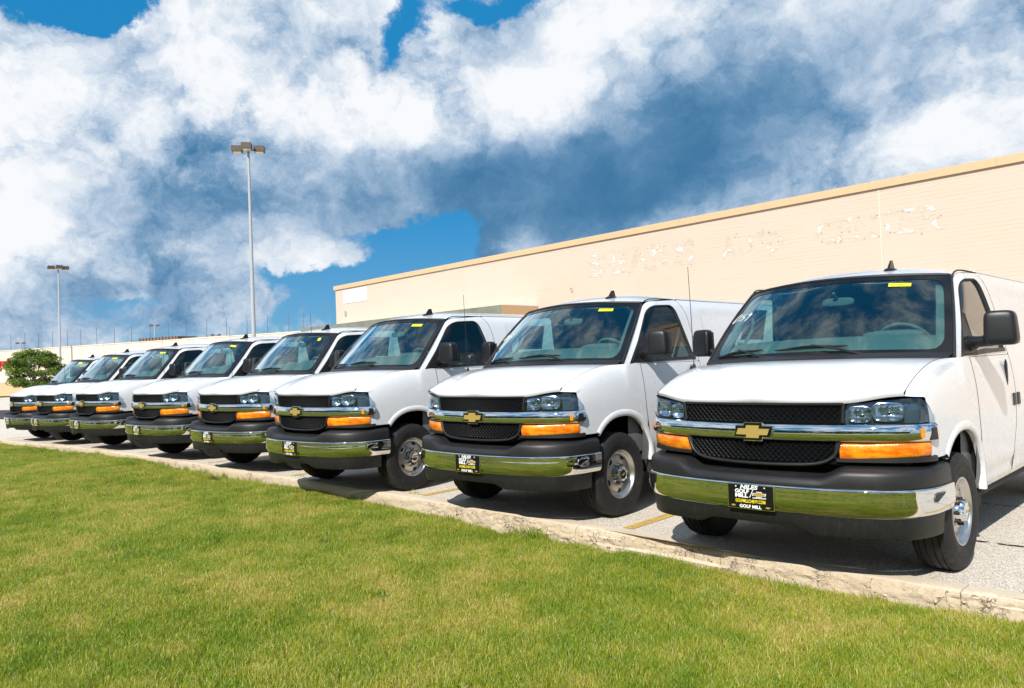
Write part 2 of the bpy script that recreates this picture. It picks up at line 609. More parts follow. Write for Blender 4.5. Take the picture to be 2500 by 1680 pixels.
def make_van():
    root = empty('cargo_van')

    def part(name, mb, mat, parent=None, smooth=35):
        return place(name, mb.mesh(name, mat, smooth) if isinstance(mb, MB) else mb, parent or root)

    def both(name, mb, mat, smooth=35):
        return part(name, mb, mat, smooth=smooth), part(name, mb.mirror(), mat, smooth=smooth)

    # ---------------- windshield surface
    def ws(u, v, out=0.0):
        a = abs(u)
        B = np.array([0.934 * u, -0.035 + 0.182 * a ** 2.2, 1.412 - 0.020 * a * a])
        Tp = np.array([0.787 * u, 0.530 + 0.203 * a ** 2.2, 2.036 - 0.036 * a ** 2])
        p = B + (Tp - B) * v
        nrm = np.array([0.55 * u * a ** 0.6, -0.73, 0.66])
        nrm /= np.linalg.norm(nrm)
        return p + nrm * (out + 0.022 * math.sin(math.pi * v))

    # ---------------- body sides behind the doors, roof, rear
    DOOR_R = Fn([(0.44, 1.335), (0.55, 1.358), (0.70, 1.405), (0.86, 1.470), (1.05, 1.502), (1.25, 1.508), (1.45, 1.500), (1.70, 1.472), (1.92, 1.430), (2.05, 1.330)])
    DOOR_F = Fn([(0.44, 0.505), (0.56, 0.492), (0.70, 0.470), (0.88, 0.432), (1.05, 0.412), (1.39, 0.400)])
    G = 0.0035
    side = MB()
    P = []
    zs = np.concatenate([np.linspace(0, 1, 44)])
    for i in range(110):
        row = []
        for k in zs:
            z_try = 0.455 + (2.055 - 0.455) * k
            y0 = float(DOOR_R(z_try)) + G
            y = y0 + (4.78 - y0) * i / 109
            zb = max(0.455, arch(y, 3.43))
            z = zb + (2.055 - zb) * k
            x = xs(y, z)
            for (ya, yb) in ((1.72, 2.95), (3.08, 4.35)):
                rec = ss(y, ya, ya + 0.05) * (1 - ss(y, yb - 0.05, yb)) * ss(z, 1.40, 1.45) * (1 - ss(z, 1.90, 1.95))
                x -= 0.010 * rec
            rec = (1 - ss(z, 0.60, 0.62)) * ss(z, 0.50, 0.52)
            x -= 0.006 * rec
            row.append((x, y, z))
        P.append(row)
    side.grid(P)
    both('side_panel', side, 'white_paint', 40)
    rear = MB()
    P = []
    for z in np.linspace(0.455, 2.055, 24):
        w = xs(4.78, z)
        P.append([(w * t, 4.78 + 0.03 * (1 - t * t) * 0.6, z) for t in np.linspace(-1, 1, 15)])
    rear.grid(P, flip=True)
    part('rear_doors', rear, 'white_paint')
    roof = MB()
    P = []
    for i in range(40):
        t = i / 39
        row = []
        for u in np.linspace(-1, 1, 33):
            a = abs(u)
            p0 = ws(u, 1.0, 0.004) + np.array([0, 0.012, 0.010])
            yf = p0[1]
            y = yf + (4.80 - yf) * (t ** 1.6)
            tt = ss(y, yf - 0.25, 1.25)
            xr = 0.787 + (0.800 - 0.787) * ss(y, yf, 1.0)
            crown = 2.058 + 0.086 * (1 - a ** 2.3)
            zf = p0[2]
            e = min(1.0, (y - yf) / 0.75)
            z = zf + (crown - zf) * (1 - (1 - e) ** 2)
            z -= 0.04 * ss(y, 4.4, 4.85)
            row.append((xr * u, y, z))
        P.append(row)
    roof.grid(P, flip=True)
    part('roof', roof, 'white_paint')
    rail = MB()
    rail.tube([(0.799, 0.742, 2.006), (0.802, 0.775, 2.026), (0.806, 0.84, 2.042), (0.810, 0.95, 2.048), (0.810, 1.1, 2.049), (0.809, 1.33, 2.049)], 0.006, 6)
    a, b = both('drip_rail', rail, 'seam')
    gut = MB()
    gut.tube([(0.803, y, 2.058) for y in np.linspace(1.32, 4.74, 8)], 0.010, 8)
    both('roof_gutter', gut, 'white_paint')

    # ---------------- hood
    HC = Fn([(-0.900, 1.170), (-0.893, 1.192), (-0.860, 1.222), (-0.80, 1.250), (-0.65, 1.292), (-0.5, 1.324), (-0.3, 1.358), (-0.13, 1.384)])
    hood = MB()
    P = []
    NR = 34
    for i in range(NR):
        row = []
        for u in np.linspace(-1, 1, 45):
            a = abs(u)
            s = i / (NR - 1)
            # front edge plan and rear edge plan
            xf = 0.879 * u
            lead = FRONT.at(FRONT.s_of(xf))[1] + 0.012
            yr = -0.150 + 0.245 * a ** 2.4
            if i < 4:      # rolled lip
                lz = (1.147 - 0.012 * math.sin(math.pi * min(a / 0.9, 1)) + 0.031 * ss(a, 0.62, 1.0))
                k = i / 3.0
                y = lead - 0.012 * math.sin(k * math.pi / 2)
                z = lz + 0.026 * k
                x = xf
            else:
                k = (i - 3) / (NR - 4)
                y0 = lead - 0.012
                y = y0 + (yr - y0) * k ** 1.25
                lz = (1.147 - 0.012 * math.sin(math.pi * min(a / 0.9, 1)) + 0.031 * ss(a, 0.62, 1.0)) + 0.026
                kk = (y - y0) / (yr - y0)
                zc_end = 1.410 - 0.020 * a ** 2.6
                ze = lz + (zc_end - lz) * (1 - (1 - kk) ** 2.15) * 1.0
                # slight raised centre section
                ze += 0.008 * (1 - ss(a, 0.50, 0.66)) * math.sin(math.pi * min(1, kk * 1.2)) if kk < 0.83 else 0.008 * (1 - ss(a, 0.50, 0.66)) * math.sin(math.pi * min(1, kk * 1.2))
                x = (0.879 + 0.010 * kk) * u
                z = ze
            row.append((x, y, z))
        P.append(row)
    hood.grid(P, flip=True)
    HP = np.array(P)
    part('hood', hood, 'white_paint', smooth=50)
    hood_edge = HP[:, -1, :]      # left edge of the hood, front to rear

    # ---------------- fenders
    fen = MB()
    P = []
    NV, NU = 34, 44
    he_y, he_z, he_x = hood_edge[4:, 1], hood_edge[4:, 2], hood_edge[4:, 0]
    he_z = he_z.copy()
    he_z[0] = hood_edge[0, 2] + 0.010

    def top_pt(y):
        if y < 0.09:
            return float(np.interp(y, he_y, he_x)) + 0.004, float(np.interp(y, he_y, he_z))
        k = ss(y, 0.09, 0.17)
        return 0.893 + (float(SEAM_X(y)) - 0.893) * k, 1.390 + (float(SEAM_Z(y)) - 1.390) * k
    for j in range(NV):
        t = j / (NV - 1)
        row = []
        for i in range(NU):
            yf = float(np.interp(t, [0, 0.80, 0.85, 0.90, 0.95, 1], [-0.578, -0.578, -0.635, -0.680, -0.710, -0.722]))
            yb = 0.400 if t > 0.55 else None
            # rear edge: follow the door front edge
            zt_guess = 0.80 + (1.39 - 0.80) * t
            yr = float(DOOR_F(max(zt_guess, 0.88))) - G
            y = yf + (yr - yf) * i / (NU - 1)
            zb = max(0.792, arch(y))
            xt, zt = top_pt(y)
            z = zb + (zt - zb) * t
            z1 = 1.0
            x1 = xs(y, z1)
            if z <= z1:
                x = xs(y, z)
            else:
                q = min(1.0, (z - z1) / (zt - z1))
                xe = xt + (x1 - xt) * (1 - q ** 2.3) ** (1 / 1.7)
                xsec = xs(y, z)
                w = ss(y, -0.10, 0.36)
                x = xe + (xsec - xe) * w
            if t > 0.78 and i < 9:
                s_ = min(1.0, max(0.0, (t - 0.80) / 0.2))
                w = max(0.0, 1 - i / (1.2 + 7.5 * (1 - s_))) ** 2 * float(ss(t, 0.78, 0.84))
                z += (1.168 + 0.014 * s_ - z) * w
                x += (float(np.interp(y, [-0.724, -0.70, -0.66, -0.62, -0.578], [0.884, 0.902, 0.930, 0.954, 0.970])) - x) * w
            row.append((x, y, z))
        P.append(row)
    fen.grid(P)
    both('front_fender', fen, 'white_paint', 50)
    # rear strip of the fender behind the wheel (below the door seam)
    lip = MB()
    prof_pts = []
    for th in np.linspace(0, 1, 30):
        y = -0.325 + (0.475 + 0.325) * th
        prof_pts.append((y, max(arch(y), 0.45)))
    prof_pts = [(-0.318, 0.770)] + [q for q in prof_pts if q[1] > (0.80 if q[0] < 0 else 0.70)] + [(0.470, 0.64), (0.482, 0.55), (0.487, 0.462)]
    prof_pts = catmull(np.array(prof_pts), 46)
    P = []
    for n_, (y, z) in enumerate(prof_pts):
        d = prof_pts[min(n_ + 1, 45)] - prof_pts[max(n_ - 1, 0)]
        nr = np.array([-d[1], d[0]]) / np.linalg.norm(d)
        row = []
        for (o_, dx) in ((-0.010, -0.035), (-0.011, -0.004), (-0.006, 0.006), (0.010, 0.010), (0.034, 0.009), (0.050, 0.001), (0.056, -0.006)):
            yy, zz = y + nr[0] * o_, z + nr[1] * o_
            row.append((xs(max(yy, -0.5), max(zz, 0.6)) + dx, yy, zz))
        P.append(row)
    lip.grid(P)
    both('wheel_arch_lip', lip, 'white_paint', 60)
    lip2 = MB()
    lip2.tube([(xs(y, max(z, 0.6)) - 0.004, y, z) for y, z in [(3.43 + 0.44 * math.cos(t), 0.44 + 0.485 * math.sin(t)) for t in np.linspace(0.04, math.pi - 0.04, 24)]], 0.022, 8)
    both('wheel_arch_lip', lip2, 'white_paint', 60)

    # ---------------- shut lines
    cut_ = MB()
    cut_.tube([(x + 0.002, y - (0.002 if n_ < 4 else 0), z - 0.0015) for n_, (x, y, z) in enumerate(hood_edge)], 0.0034, 5)
    both('hood_shut_line', cut_, 'seam', 60)
    cut_ = MB()
    cut_.tube([(xs(float(DOOR_F(z)), z) - 0.001, float(DOOR_F(z)), z) for z in np.linspace(0.86, 1.388, 14)], 0.0032, 5)
    both('door_shut_line', cut_, 'seam', 60)
    cut_ = MB()
    cut_.tube([(xs(float(DOOR_R(z)), z) - 0.0015, float(DOOR_R(z)), z) for z in np.linspace(0.46, 2.03, 30)], 0.0032, 5)
    both('door_shut_line', cut_, 'seam', 60)
    # ---------------- front doors
    door = MB()
    P = []
    for j in range(36):
        z = 0.455 + (1.388 - 0.455) * j / 35
        row = []
        y0 = float(DOOR_F(z)) + G
        y1 = float(DOOR_R(z)) - G
        for i in range(26):
            y = y0 + (y1 - y0) * i / 25
            x = xs(y, z)
            x -= 0.006 * (1 - ss(z, 0.60, 0.62)) * ss(z, 0.50, 0.52)
            row.append((x, y, z))
        P.append(row)
    door.grid(P)
    dl, dr = both('door', door, 'white_paint', 50)
    # window opening
    def rounded(corners, rads, n=7, per=10):
        out = []
        k = len(corners)
        for i in range(k):
            p, a, b = np.array(corners[i]), np.array(corners[i - 1]), np.array(corners[(i + 1) % k])
            da = (a - p) / np.linalg.norm(a - p)
            db = (b - p) / np.linalg.norm(b - p)
            r = rads[i]
            for t in np.linspace(0, 1, n):
                out.append((1 - t) ** 2 * (p + da * r) + 2 * t * (1 - t) * p + t * t * (p + db * r))
            nx = np.array(corners[(i + 1) % k])
            pn = p + db * r
            dn = (p - nx) / np.linalg.norm(p - nx)
            qn = nx + dn * rads[(i + 1) % k]
            for t in np.linspace(0, 1, per + 2)[1:-1]:
                out.append(pn + (qn - pn) * t)
        return out
    win = rounded([(0.285, 1.412), (1.415, 1.430), (1.222, 1.988), (0.765, 1.962)], [0.03, 0.05, 0.10, 0.13])
    outl = rounded([(0.160, 1.392), (1.488, 1.392), (1.340, 2.048), (0.752, 2.012)], [0.01, 0.01, 0.05, 0.10])

    outl = [np.array([float(DOOR_R(q[1])) - G, q[1]]) if (q[0] > 1.25 and 1.40 < q[1] < 2.04) else q for q in outl]

    def frame_x(y, z):
        # pulled in towards the windshield pillar
        yp = 0.155 + (0.745 - 0.155) * (z - 1.392) / (2.012 - 1.392)
        d = y - yp
        xp = 0.944 + (0.797 - 0.944) * (z - 1.392) / (2.012 - 1.392)
        k = ss(d, -0.01, 0.16)
        return xp + (xs(y, z) - xp) * k
    fr = MB()
    loops = []
    for k in (0.0, 0.25, 0.5, 0.75, 1.0):
        lp = []
        for a_, b_ in zip(outl, win):
            q = np.asarray(a_) * (1 - k) + np.asarray(b_) * k
            lp.append((frame_x(q[0], q[1]), q[0], q[1]))
        loops.append(lp)
    lp = [(x - 0.03, y, z) for x, y, z in loops[-1]]
    loops.append(lp)
    P = np.array(loops)
    fr.grid(np.swapaxes(P, 0, 1), closed_u=True)
    both('door_frame', fr, 'white_paint', 50)
    trim = MB()
    tl = [(frame_x(q[0], q[1]) + 0.001, q[0], q[1]) for q in win]
    tl2 = tl + [tl[0]]
    n_ = len(tl)
    c0 = np.array(win).mean(0)
    outr = [(frame_x(*(q + (q - c0) / np.linalg.norm(q - c0) * 0.010)) + 0.003, *(q + (q - c0) / np.linalg.norm(q - c0) * 0.010)) for q in map(np.asarray, win)]
    inr = [(frame_x(q[0], q[1]) - 0.016, *(q - (q - c0) / np.linalg.norm(q - c0) * 0.022)) for q in map(np.asarray, win)]
    trim.grid(np.swapaxes(np.array([outr, [(x + 0.006, y, z) for x, y, z in tl], inr]), 0, 1), closed_u=True)
    both('window_seal', trim, 'seam', 60)
    gl = MB()
    g = [(frame_x(q[0], q[1]) - 0.012, q[0], q[1]) for q in win]
    # glass as a grid between the bottom edge and the top edge
    P = []
    for k in np.linspace(0, 1, 9):
        z0, z1 = 1.41, 1.985
        z = z0 + (z1 - z0) * k
        ys = [q for q in win]
        W_ = np.array(win)
        # y-range of the opening at this height
        cr_ = []
        for i in range(len(W_)):
            a_, b_ = W_[i], W_[(i + 1) % len(W_)]
            if (a_[1] - z) * (b_[1] - z) <= 0 and a_[1] != b_[1]:
                cr_.append(a_[0] + (b_[0] - a_[0]) * (z - a_[1]) / (b_[1] - a_[1]))
        if len(cr_) < 2:
            cr_ = [0.8, 1.2] if k > 0.5 else [0.30, 1.41]
        P.append([(frame_x(y, z) - 0.012, y, z) for y in np.linspace(min(cr_), max(cr_), 12)])
    gl.grid(P)
    both('door_glass', gl, 'side_glass', 60)
    sail = MB()
    tri = [(0.245, 1.398), (0.620, 1.400), (0.605, 1.46), (0.575, 1.700), (0.555, 1.715)]
    sail.prism([(frame_x(y, z) - 0.014, y, z) for y, z in tri], [(frame_x(y, z) + 0.007, y, z) for y, z in tri])
    both('mirror_sail', sail, 'black_plastic')
    belt = MB()
    belt.prism([(frame_x(y, z) - 0.010, y, z) for y, z in [(0.60, 1.402), (1.0, 1.412), (1.44, 1.418), (1.43, 1.446), (1.0, 1.440), (0.60, 1.432)]],
               [(frame_x(y, z) + 0.008, y, z) for y, z in [(0.60, 1.402), (1.0, 1.412), (1.44, 1.418), (1.43, 1.446), (1.0, 1.440), (0.60, 1.432)]])
    both('belt_moulding', belt, 'black_plastic')
    han = MB()
    han.ellipsoid((xs(1.28, 1.24) + 0.002, 1.285, 1.245), (0.012, 0.026, 0.11), 10, 8, 0.8)
    hl_, hr_ = both('door_handle', han, 'gloss_black')
    for (y0, y1) in ((1.40, 1.47), (1.53, 1.61)):
        mo = MB()
        mo.prism([(xs(y, z) - 0.002, y, z) for y, z in [(y0, 0.985), (y1, 0.985), (y1, 1.085), (y0, 1.085)]], [(xs(y, z) + 0.010, y, z) for y, z in [(y0 + .005, 0.99), (y1 - .005, 0.99), (y1 - .005, 1.08), (y0 + .005, 1.08)]])
        both('hinge_cover', mo, 'black_plastic')

    # ---------------- dark liner behind the seams and inside the arches
    lin = MB()
    for y0, y1 in ((0.44, 1.6),):
        P = []
        for z in np.linspace(0.47, 1.385, 10):
            P.append([(xs(y, z) - 0.014, y, z) for y in np.linspace(0.36, 1.62, 8)])
        lin.grid(P)
    P = []
    for k in np.linspace(0, 1, 8):
        P.append([(min(xs(y, 1.0) - 0.06, 0.86), y, 1.0 + k * (1.20 + (y + 0.5) * 0.13 - 1.0)) for y in np.linspace(-0.5, 0.45, 6)])
    lin.grid(P)
    both('inner_liner', lin, 'interior_dark', 60)
    for cy in (0.035, 3.43):
        well = MB()
        P = []
        for t in np.linspace(-0.35, math.pi + 0.35, 30):
            yy, zz = cy + 0.475 * math.cos(t), 0.435 + 0.515 * math.sin(t)
            zz = max(zz, 0.34)
            P.append([(0.60, yy, zz), (0.985 - (0.02 if cy < 1 else 0), yy, zz)])
        well.grid(P)
        well.box((0.58, cy - 0.5, 0.34), (0.60, cy + 0.5, 0.95))
        both('wheel_well', well, 'underbody')
    ub = MB()
    ub.box((-0.60, -0.70, 0.33), (0.60, 4.6, 0.50))
    ub.box((-0.95, 0.56, 0.40), (0.95, 2.92, 0.47))
    ub.box((-0.95, 3.92, 0.44), (0.95, 4.75, 0.50))
    ub.box((-0.08, -0.3, 0.24), (0.08, 0.3, 0.34))
    ub.tube([(-0.8, 0.05, 0.34), (0.8, 0.05, 0.34)], 0.05, 8)
    ub.tube([(-0.8, 3.43, 0.38), (0.8, 3.43, 0.38)], 0.07, 8)
    ub.box((-0.86, -0.66, 0.5), (0.86, -0.30, 1.10))  # plain dark block in the engine bay, added to stop light leaks
    part('underbody', ub, 'underbody', smooth=0)

    # ---------------- windshield, cowl, wipers
    gw = MB()
    gw.grid([[ws(u, v) for v in np.linspace(0, 1, 13)] for u in np.linspace(-1, 1, 29)])
    part('windshield', gw, 'windshield_glass', smooth=80)
    ring = MB()
    o_, i_ = [], []
    for (u, v, du, dv) in ([(t, 0, 0.0, 1) for t in np.linspace(-1, 1, 40)][:-1] + [(1, t, 1, 0) for t in np.linspace(0, 1, 16)][:-1]
                           + [(-t, 1, 0, 1) for t in np.linspace(-1, 1, 40)][:-1] + [(-1, 1 - t, 1, 0) for t in np.linspace(0, 1, 16)][:-1]):
        uu, vv = u * 0.945, 0.085 + (0.935 - 0.085) * v
        # round the inner corners
        r = 0.085
        cu = max(abs(uu) - (0.945 - r), 0) / r
        vb = (vv - 0.085) / 0.15
        vt = (0.935 - vv) / 0.10
        cv = max(1 - vb, 1 - vt, 0) if (vb < 1 or vt < 1) else 0
        dd = math.hypot(cu, cv)
        if cu > 0 and cv > 0 and dd > 1:
            uu = math.copysign((0.945 - r) + cu / dd * r, uu)
            if vb < 1:
                vv = 0.085 + (1 - cv / dd) * 0.15
            else:
                vv = 0.935 - (1 - cv / dd) * 0.10
        o_.append(ws(u * 1.004, v, 0.004))
        i_.append(ws(uu, vv, 0.0025))
    ring.ring(o_, i_)
    part('windshield_border', ring, 'gloss_black', smooth=60)
    seal = MB()
    seal.tube([ws(-1.004, 0.0, 0.003)] + [ws(-1.004, v, 0.004) for v in np.linspace(0.05, 0.97, 8)] + [ws(u, 1.004, 0.004) for u in np.linspace(-0.985, 0.985, 24)] + [ws(1.004, v, 0.004) for v in np.linspace(0.97, 0.05, 8)] + [ws(1.004, 0.0, 0.003)], 0.011, 6)
    part('windshield_seal', seal, 'black_plastic')
    cowl = MB()
    P = []
    for u in np.linspace(-1, 1, 41):
        a = abs(u)
        yr = -0.158 + 0.245 * a ** 2.4
        p3 = ws(u, 0.05, 0.006)
        zc = 1.410 - 0.020 * a ** 2.6
        P.append([(0.90 * u, yr - 0.03, zc - 0.05), (0.905 * u, yr + 0.012, zc - 0.006), (0.925 * u, yr * 0.5 + p3[1] * 0.5, (zc + p3[2]) * 0.5 + 0.004), tuple(p3), tuple(ws(u, 0.062, -0.002))])
    cowl.grid(P, flip=True)
    cw = part('cowl', cowl, 'black_plastic', smooth=60)
    slots = MB()
    for k in range(34):
        u = -0.30 + 0.62 * k / 33
        a = abs(u)
        yr = -0.158 + 0.245 * a ** 2.4
        p3 = ws(u, 0.05, 0.006)
        zc = 1.410 - 0.020 * a ** 2.6
        A_ = np.array([0.895 * u + 0.010, yr + 0.03, zc + 0.0045])
        B_ = np.array([0.90 * u + 0.03, yr * 0.3 + p3[1] * 0.7, zc * 0.3 + p3[2] * 0.7 + 0.008])
        slots.add([A_ + (-0.0045, 0, 0), A_ + (0.0045, 0, 0), B_ + (0.0045, 0, 0), B_ + (-0.0045, 0, 0)], [(0, 1, 2, 3)])
    place('vent_slots', slots.mesh('vent_slots', 'seam', 0), cw)
    for (pv, elbow, b0, b1) in (((-0.36, 0.012, 0.012), (-0.66, 0.125, 0.030), (-0.90, 0.075, 0.010), (-0.42, 0.125, 0.010)),
                                ((0.47, 0.010, 0.012), (0.02, 0.13, 0.030), (-0.30, 0.105, 0.010), (0.30, 0.128, 0.010))):
        wp = MB()
        p0, p1 = ws(*pv), ws(*elbow)
        mid = (p0 + p1) / 2 + np.array([0, -0.02, 0.012])
        wp.tube([p0 + (0, -0.02, -0.02), p0, mid, p1], [0.016, 0.012, 0.009, 0.007], 6)
        w_ = part('wiper', wp, 'black_plastic')
        bl = MB()
        bl.tube([ws(b0[0] + (b1[0] - b0[0]) * t, b0[1] + (b1[1] - b0[1]) * t, 0.012) for t in np.linspace(0, 1, 10)], [0.005] + [0.010] * 8 + [0.005], 5)
        q0 = [ws(b0[0] + (b1[0] - b0[0]) * t, b0[1] + (b1[1] - b0[1]) * t, 0.012 + 0.022 * math.sin(math.pi * (t - 0.12) / 0.76)) for t in np.linspace(0.12, 0.88, 9)]
        bl.tube(q0, 0.006, 5)
        place('wiper_blade', bl.mesh('wiper_blade', 'seam'), w_)
    # ---------------- front face
    fas = MB()
    FRONT.strip(fas, -0.984, 0.984, 161, lambda x: [(-0.05, 0.775), (-0.012, 0.775), (-0.012, 1.142 - 0.128 * float(ss(abs(x), 0.556, 0.562))), (-0.05, 1.15 - 0.136 * float(ss(abs(x), 0.556, 0.562)))])
    part('grille_panel', fas, 'gloss_black')

    def border(x):
        return [(-0.01, 1.128), (0.010, 1.130), (0.012, 1.142), (-0.01, 1.146)]
    tb = MB()
    FRONT.strip(tb, -0.560, 0.560, 31, border)
    # side posts and bottom sweep of the grille frame
    for s in (-1, 1):
        for (xa, za, xb, zb_) in ((0.553, 1.02, 0.566, 1.14), (0.500, 0.80, 0.520, 0.90)):
            pts = [FRONT.pt(s * (xa + (xb - xa) * t), za + (zb_ - za) * t, 0.004) for t in np.linspace(0, 1, 5)]
            tb.tube(pts, 0.010, 6)
    lowpath = [(-0.535, 0.90), (-0.520, 0.85), (-0.49, 0.805), (-0.44, 0.775), (-0.36, 0.757), (-0.2, 0.748), (0, 0.745), (0.2, 0.748), (0.36, 0.757), (0.44, 0.775), (0.49, 0.805), (0.520, 0.85), (0.535, 0.90)]
    lowpath = catmull(np.array(lowpath), 50)
    tb.tube([FRONT.pt(x, z, 0.006) for x, z in lowpath], 0.012, 8)
    part('grille_frame', tb, 'black_plastic', smooth=60)
    rad = MB()
    FRONT.strip(rad, -0.55, 0.55, 21, lambda x: [(-0.008, 0.76), (-0.0075, 1.135)], ends=False)
    part('radiator_screen', rad, 'radiator')

    def lattice(z0, z1, half, pitch, lower=None):
        mb = MB()
        h = z1 - z0
        n_ = int((2 * half + h) / pitch) + 2
        for k in range(n_):
            for sgn in (-1, 1):
                xa = -half - h + k * pitch if sgn > 0 else -half + k * pitch
                seg = []
                for t in np.linspace(0, 1, 9):
                    x = xa + sgn * h * t
                    z = z0 + h * t
                    ok = abs(x) <= half - 0.02 * (1 - t) * (1 if lower is None else 0)
                    if lower is not None:
                        ok = abs(x) <= half and z >= lower(abs(x))
                    if ok:
                        seg.append((x, z))
                if len(seg) < 2:
                    continue
                mb.tube([FRONT.pt(x, z, 0.002 if sgn > 0 else 0.0) for x, z in seg], 0.0032, 4)
        return mb
    part('grille_mesh', lattice(1.018, 1.128, 0.552, 0.038), 'grille_black', smooth=0)
    lowf = Fn([(0, 0.752), (0.2, 0.755), (0.36, 0.764), (0.44, 0.782), (0.49, 0.812), (0.515, 0.85), (0.53, 0.90)])
    part('grille_mesh', lattice(0.752, 0.896, 0.525, 0.038, lambda x: float(lowf(x))), 'grille_black', smooth=0)
    bar = MB()
    FRONT.strip(bar, -0.984, 0.984, 81, lambda x: [(-0.02, 1.0125), (0.006, 1.0115), (0.018, 1.004), (0.027, 0.990), (0.0315, 0.965), (0.032, 0.940), (0.029, 0.918), (0.022, 0.905), (0.008, 0.902), (-0.02, 0.902)])
    cb = part('chrome_bar', bar, 'chrome', smooth=60)
    for s in (-1, 1):
        mk = MB()
        for (o_, z0, z1, xa, xb, mt) in ():
            pass
        P = lambda x, z, o: FRONT.pt(s * x, z, o)
        mk.prism([P(0.928, 0.925, 0.02), P(0.943, 0.925, 0.02), P(0.943, 0.985, 0.02), P(0.928, 0.985, 0.02)], [P(0.929, 0.928, 0.0365), P(0.942, 0.928, 0.0365), P(0.942, 0.982, 0.0355), P(0.929, 0.982, 0.0355)])
        place('side_marker', mk.mesh('side_marker', 'amber_lens', 30), cb)
        bk = MB()
        bk.prism([P(0.962, 0.91, 0.01), P(0.981, 0.91, 0.01), P(0.979, 0.985, 0.01), P(0.968, 0.985, 0.01)], [P(0.962, 0.91, 0.0345), P(0.981, 0.91, 0.0345), P(0.979, 0.985, 0.034), P(0.968, 0.985, 0.034)])
        place('marker_recess', bk.mesh('marker_recess', 'gloss_black', 30), cb)
    bow = [(-0.5, -0.088), (-0.435, 0.088), (-0.205, 0.088), (-0.18, 0.178), (0.21, 0.178), (0.185, 0.088), (0.5, 0.088), (0.435, -0.088), (0.205, -0.088), (0.18, -0.178), (-0.21, -0.178), (-0.185, -0.088)]

    def bowtie(cx, cz, width, grow, plan, o0, o1, shrink=0.0):
        lp0, lp1 = [], []
        for (a_, b_) in bow:
            sx = math.copysign(grow, a_)
            sz = math.copysign(grow, b_)
            lp0.append(plan.pt(cx + a_ * width + sx, cz + b_ * width + sz, o0))
            lp1.append(plan.pt(cx + a_ * width + sx * (1 - shrink), cz + b_ * width + sz * (1 - shrink), o1))
        return MB().prism(lp1, lp0)
    e0 = part('emblem', bowtie(0.008, 0.957, 0.236, 0.020, FRONT, 0.018, 0.042), 'chrome', smooth=0)
    place('emblem_inlay', bowtie(0.008, 0.957, 0.236, 0.0145, FRONT, 0.03, 0.0445).mesh('emblem_inlay', 'plate_black', 0), e0)
    place('emblem_face', bowtie(0.008, 0.957, 0.232, 0.0, FRONT, 0.03, 0.051).mesh('emblem_face', 'gold', 0), e0)

    # ---------------- lamps
    HT = Fn([(0.55, 1.126), (0.60, 1.133), (0.75, 1.152), (0.887, 1.166), (0.93, 1.166), (0.955, 1.155), (0.972, 1.125), (0.985, 1.05)])
    hx0, hx1 = 0.560, 0.984
    lens = MB()

    def hprof(x):
        zt = float(HT(x))
        zb = 1.0145
        if x < 0.585:
            zt = min(zt, zb + (x - 0.552) / 0.026 * 0.12) if x < 0.578 else zt
        zt = max(zt, zb + 0.004)
        return [(-0.012, zb), (0.006, zb + 0.002), (0.011, zb + (zt - zb) * 0.12), (0.012, zb + (zt - zb) * 0.5), (0.009, zb + (zt - zb) * 0.88), (0.003, zt - 0.002), (-0.012, zt)]
    FRONT.strip(lens, hx0, hx1, 41, hprof)
    bez = MB()
    FRONT.strip(bez, hx0, hx1, 41, lambda x: [(0.0, 1.0145), (-0.045, 1.016), (-0.045, max(float(HT(x)) - 0.004, 1.02)), (0.0, max(float(HT(x)) - 0.001, 1.021))], ends=True)
    refl = MB()
    bowls = []
    for (cx, cz, rx, rz) in ((0.650, 1.072, 0.060, 0.048), (0.795, 1.084, 0.076, 0.055)):
        P = []
        for k in range(28):
            th = 2 * math.pi * k / 28
            e = 0.55
            cxx = math.copysign(abs(math.cos(th)) ** e, math.cos(th))
            szz = math.copysign(abs(math.sin(th)) ** e, math.sin(th))
            row = []
            for (r, dep) in ((1.05, -0.046), (1.045, -0.004), (1.0, -0.003), (0.9, -0.016), (0.7, -0.033), (0.4, -0.045), (0.12, -0.049), (0.02, -0.049)):
                row.append(FRONT.pt(cx + rx * r * cxx, cz + rz * r * szz, dep))
            P.append(row)
        refl.grid(P, closed_u=True)
        for k in range(5):
            xx = cx - rx * 0.75 + rx * 1.5 * k / 4
            refl.tube([FRONT.pt(xx, cz - rz * 0.6, -0.040 - 0.004 * (k % 2)), FRONT.pt(xx, cz + rz * 0.6, -0.036)], 0.005, 5)
        bulb = MB()
        q = FRONT.pt(cx + 0.012, cz + 0.008, -0.024)
        bulb.ellipsoid(q, (0.013, 0.009, 0.013), 10, 6)
        bowls.append(bulb)
    for s in (1, -1):
        f_ = (lambda mb: mb) if s > 0 else (lambda mb: mb.mirror())
        h = part('headlight', f_(bez), 'lamp_bezel')
        place('reflector', f_(refl).mesh('reflector', 'reflector', 60), h)
        for bb in bowls:
            place('bulb', f_(bb).mesh('bulb', 'chrome', 60), h)
        place('lens', f_(lens).mesh('lens', 'lens_clear', 50), h)
    amb = MB()

    def aprof(x):
        zb, zt = 0.799 + 0.014 * float(ss(x, 0.6, 0.95)), 0.892 + 0.010 * float(ss(x, 0.6, 0.95))
        return [(-0.012, zb), (0.002, zb), (0.010, zb + 0.010), (0.013, (zb + zt) / 2), (0.010, zt - 0.010), (0.002, zt), (-0.012, zt)]
    FRONT.strip(amb, 0.532, 0.972, 31, aprof)
    both('turn_signal', amb, 'amber_lens', 40)
    surr = MB()
    FRONT.strip(surr, 0.512, 0.985, 31, lambda x: [(-0.012, 0.778), (0.012, 0.778), (0.012, 0.796 + 0.012 * float(ss(x, 0.6, 0.95))), (-0.006, 0.802 + 0.012 * float(ss(x, 0.6, 0.95)))])
    both('lamp_surround', surr, 'black_plastic', 40)

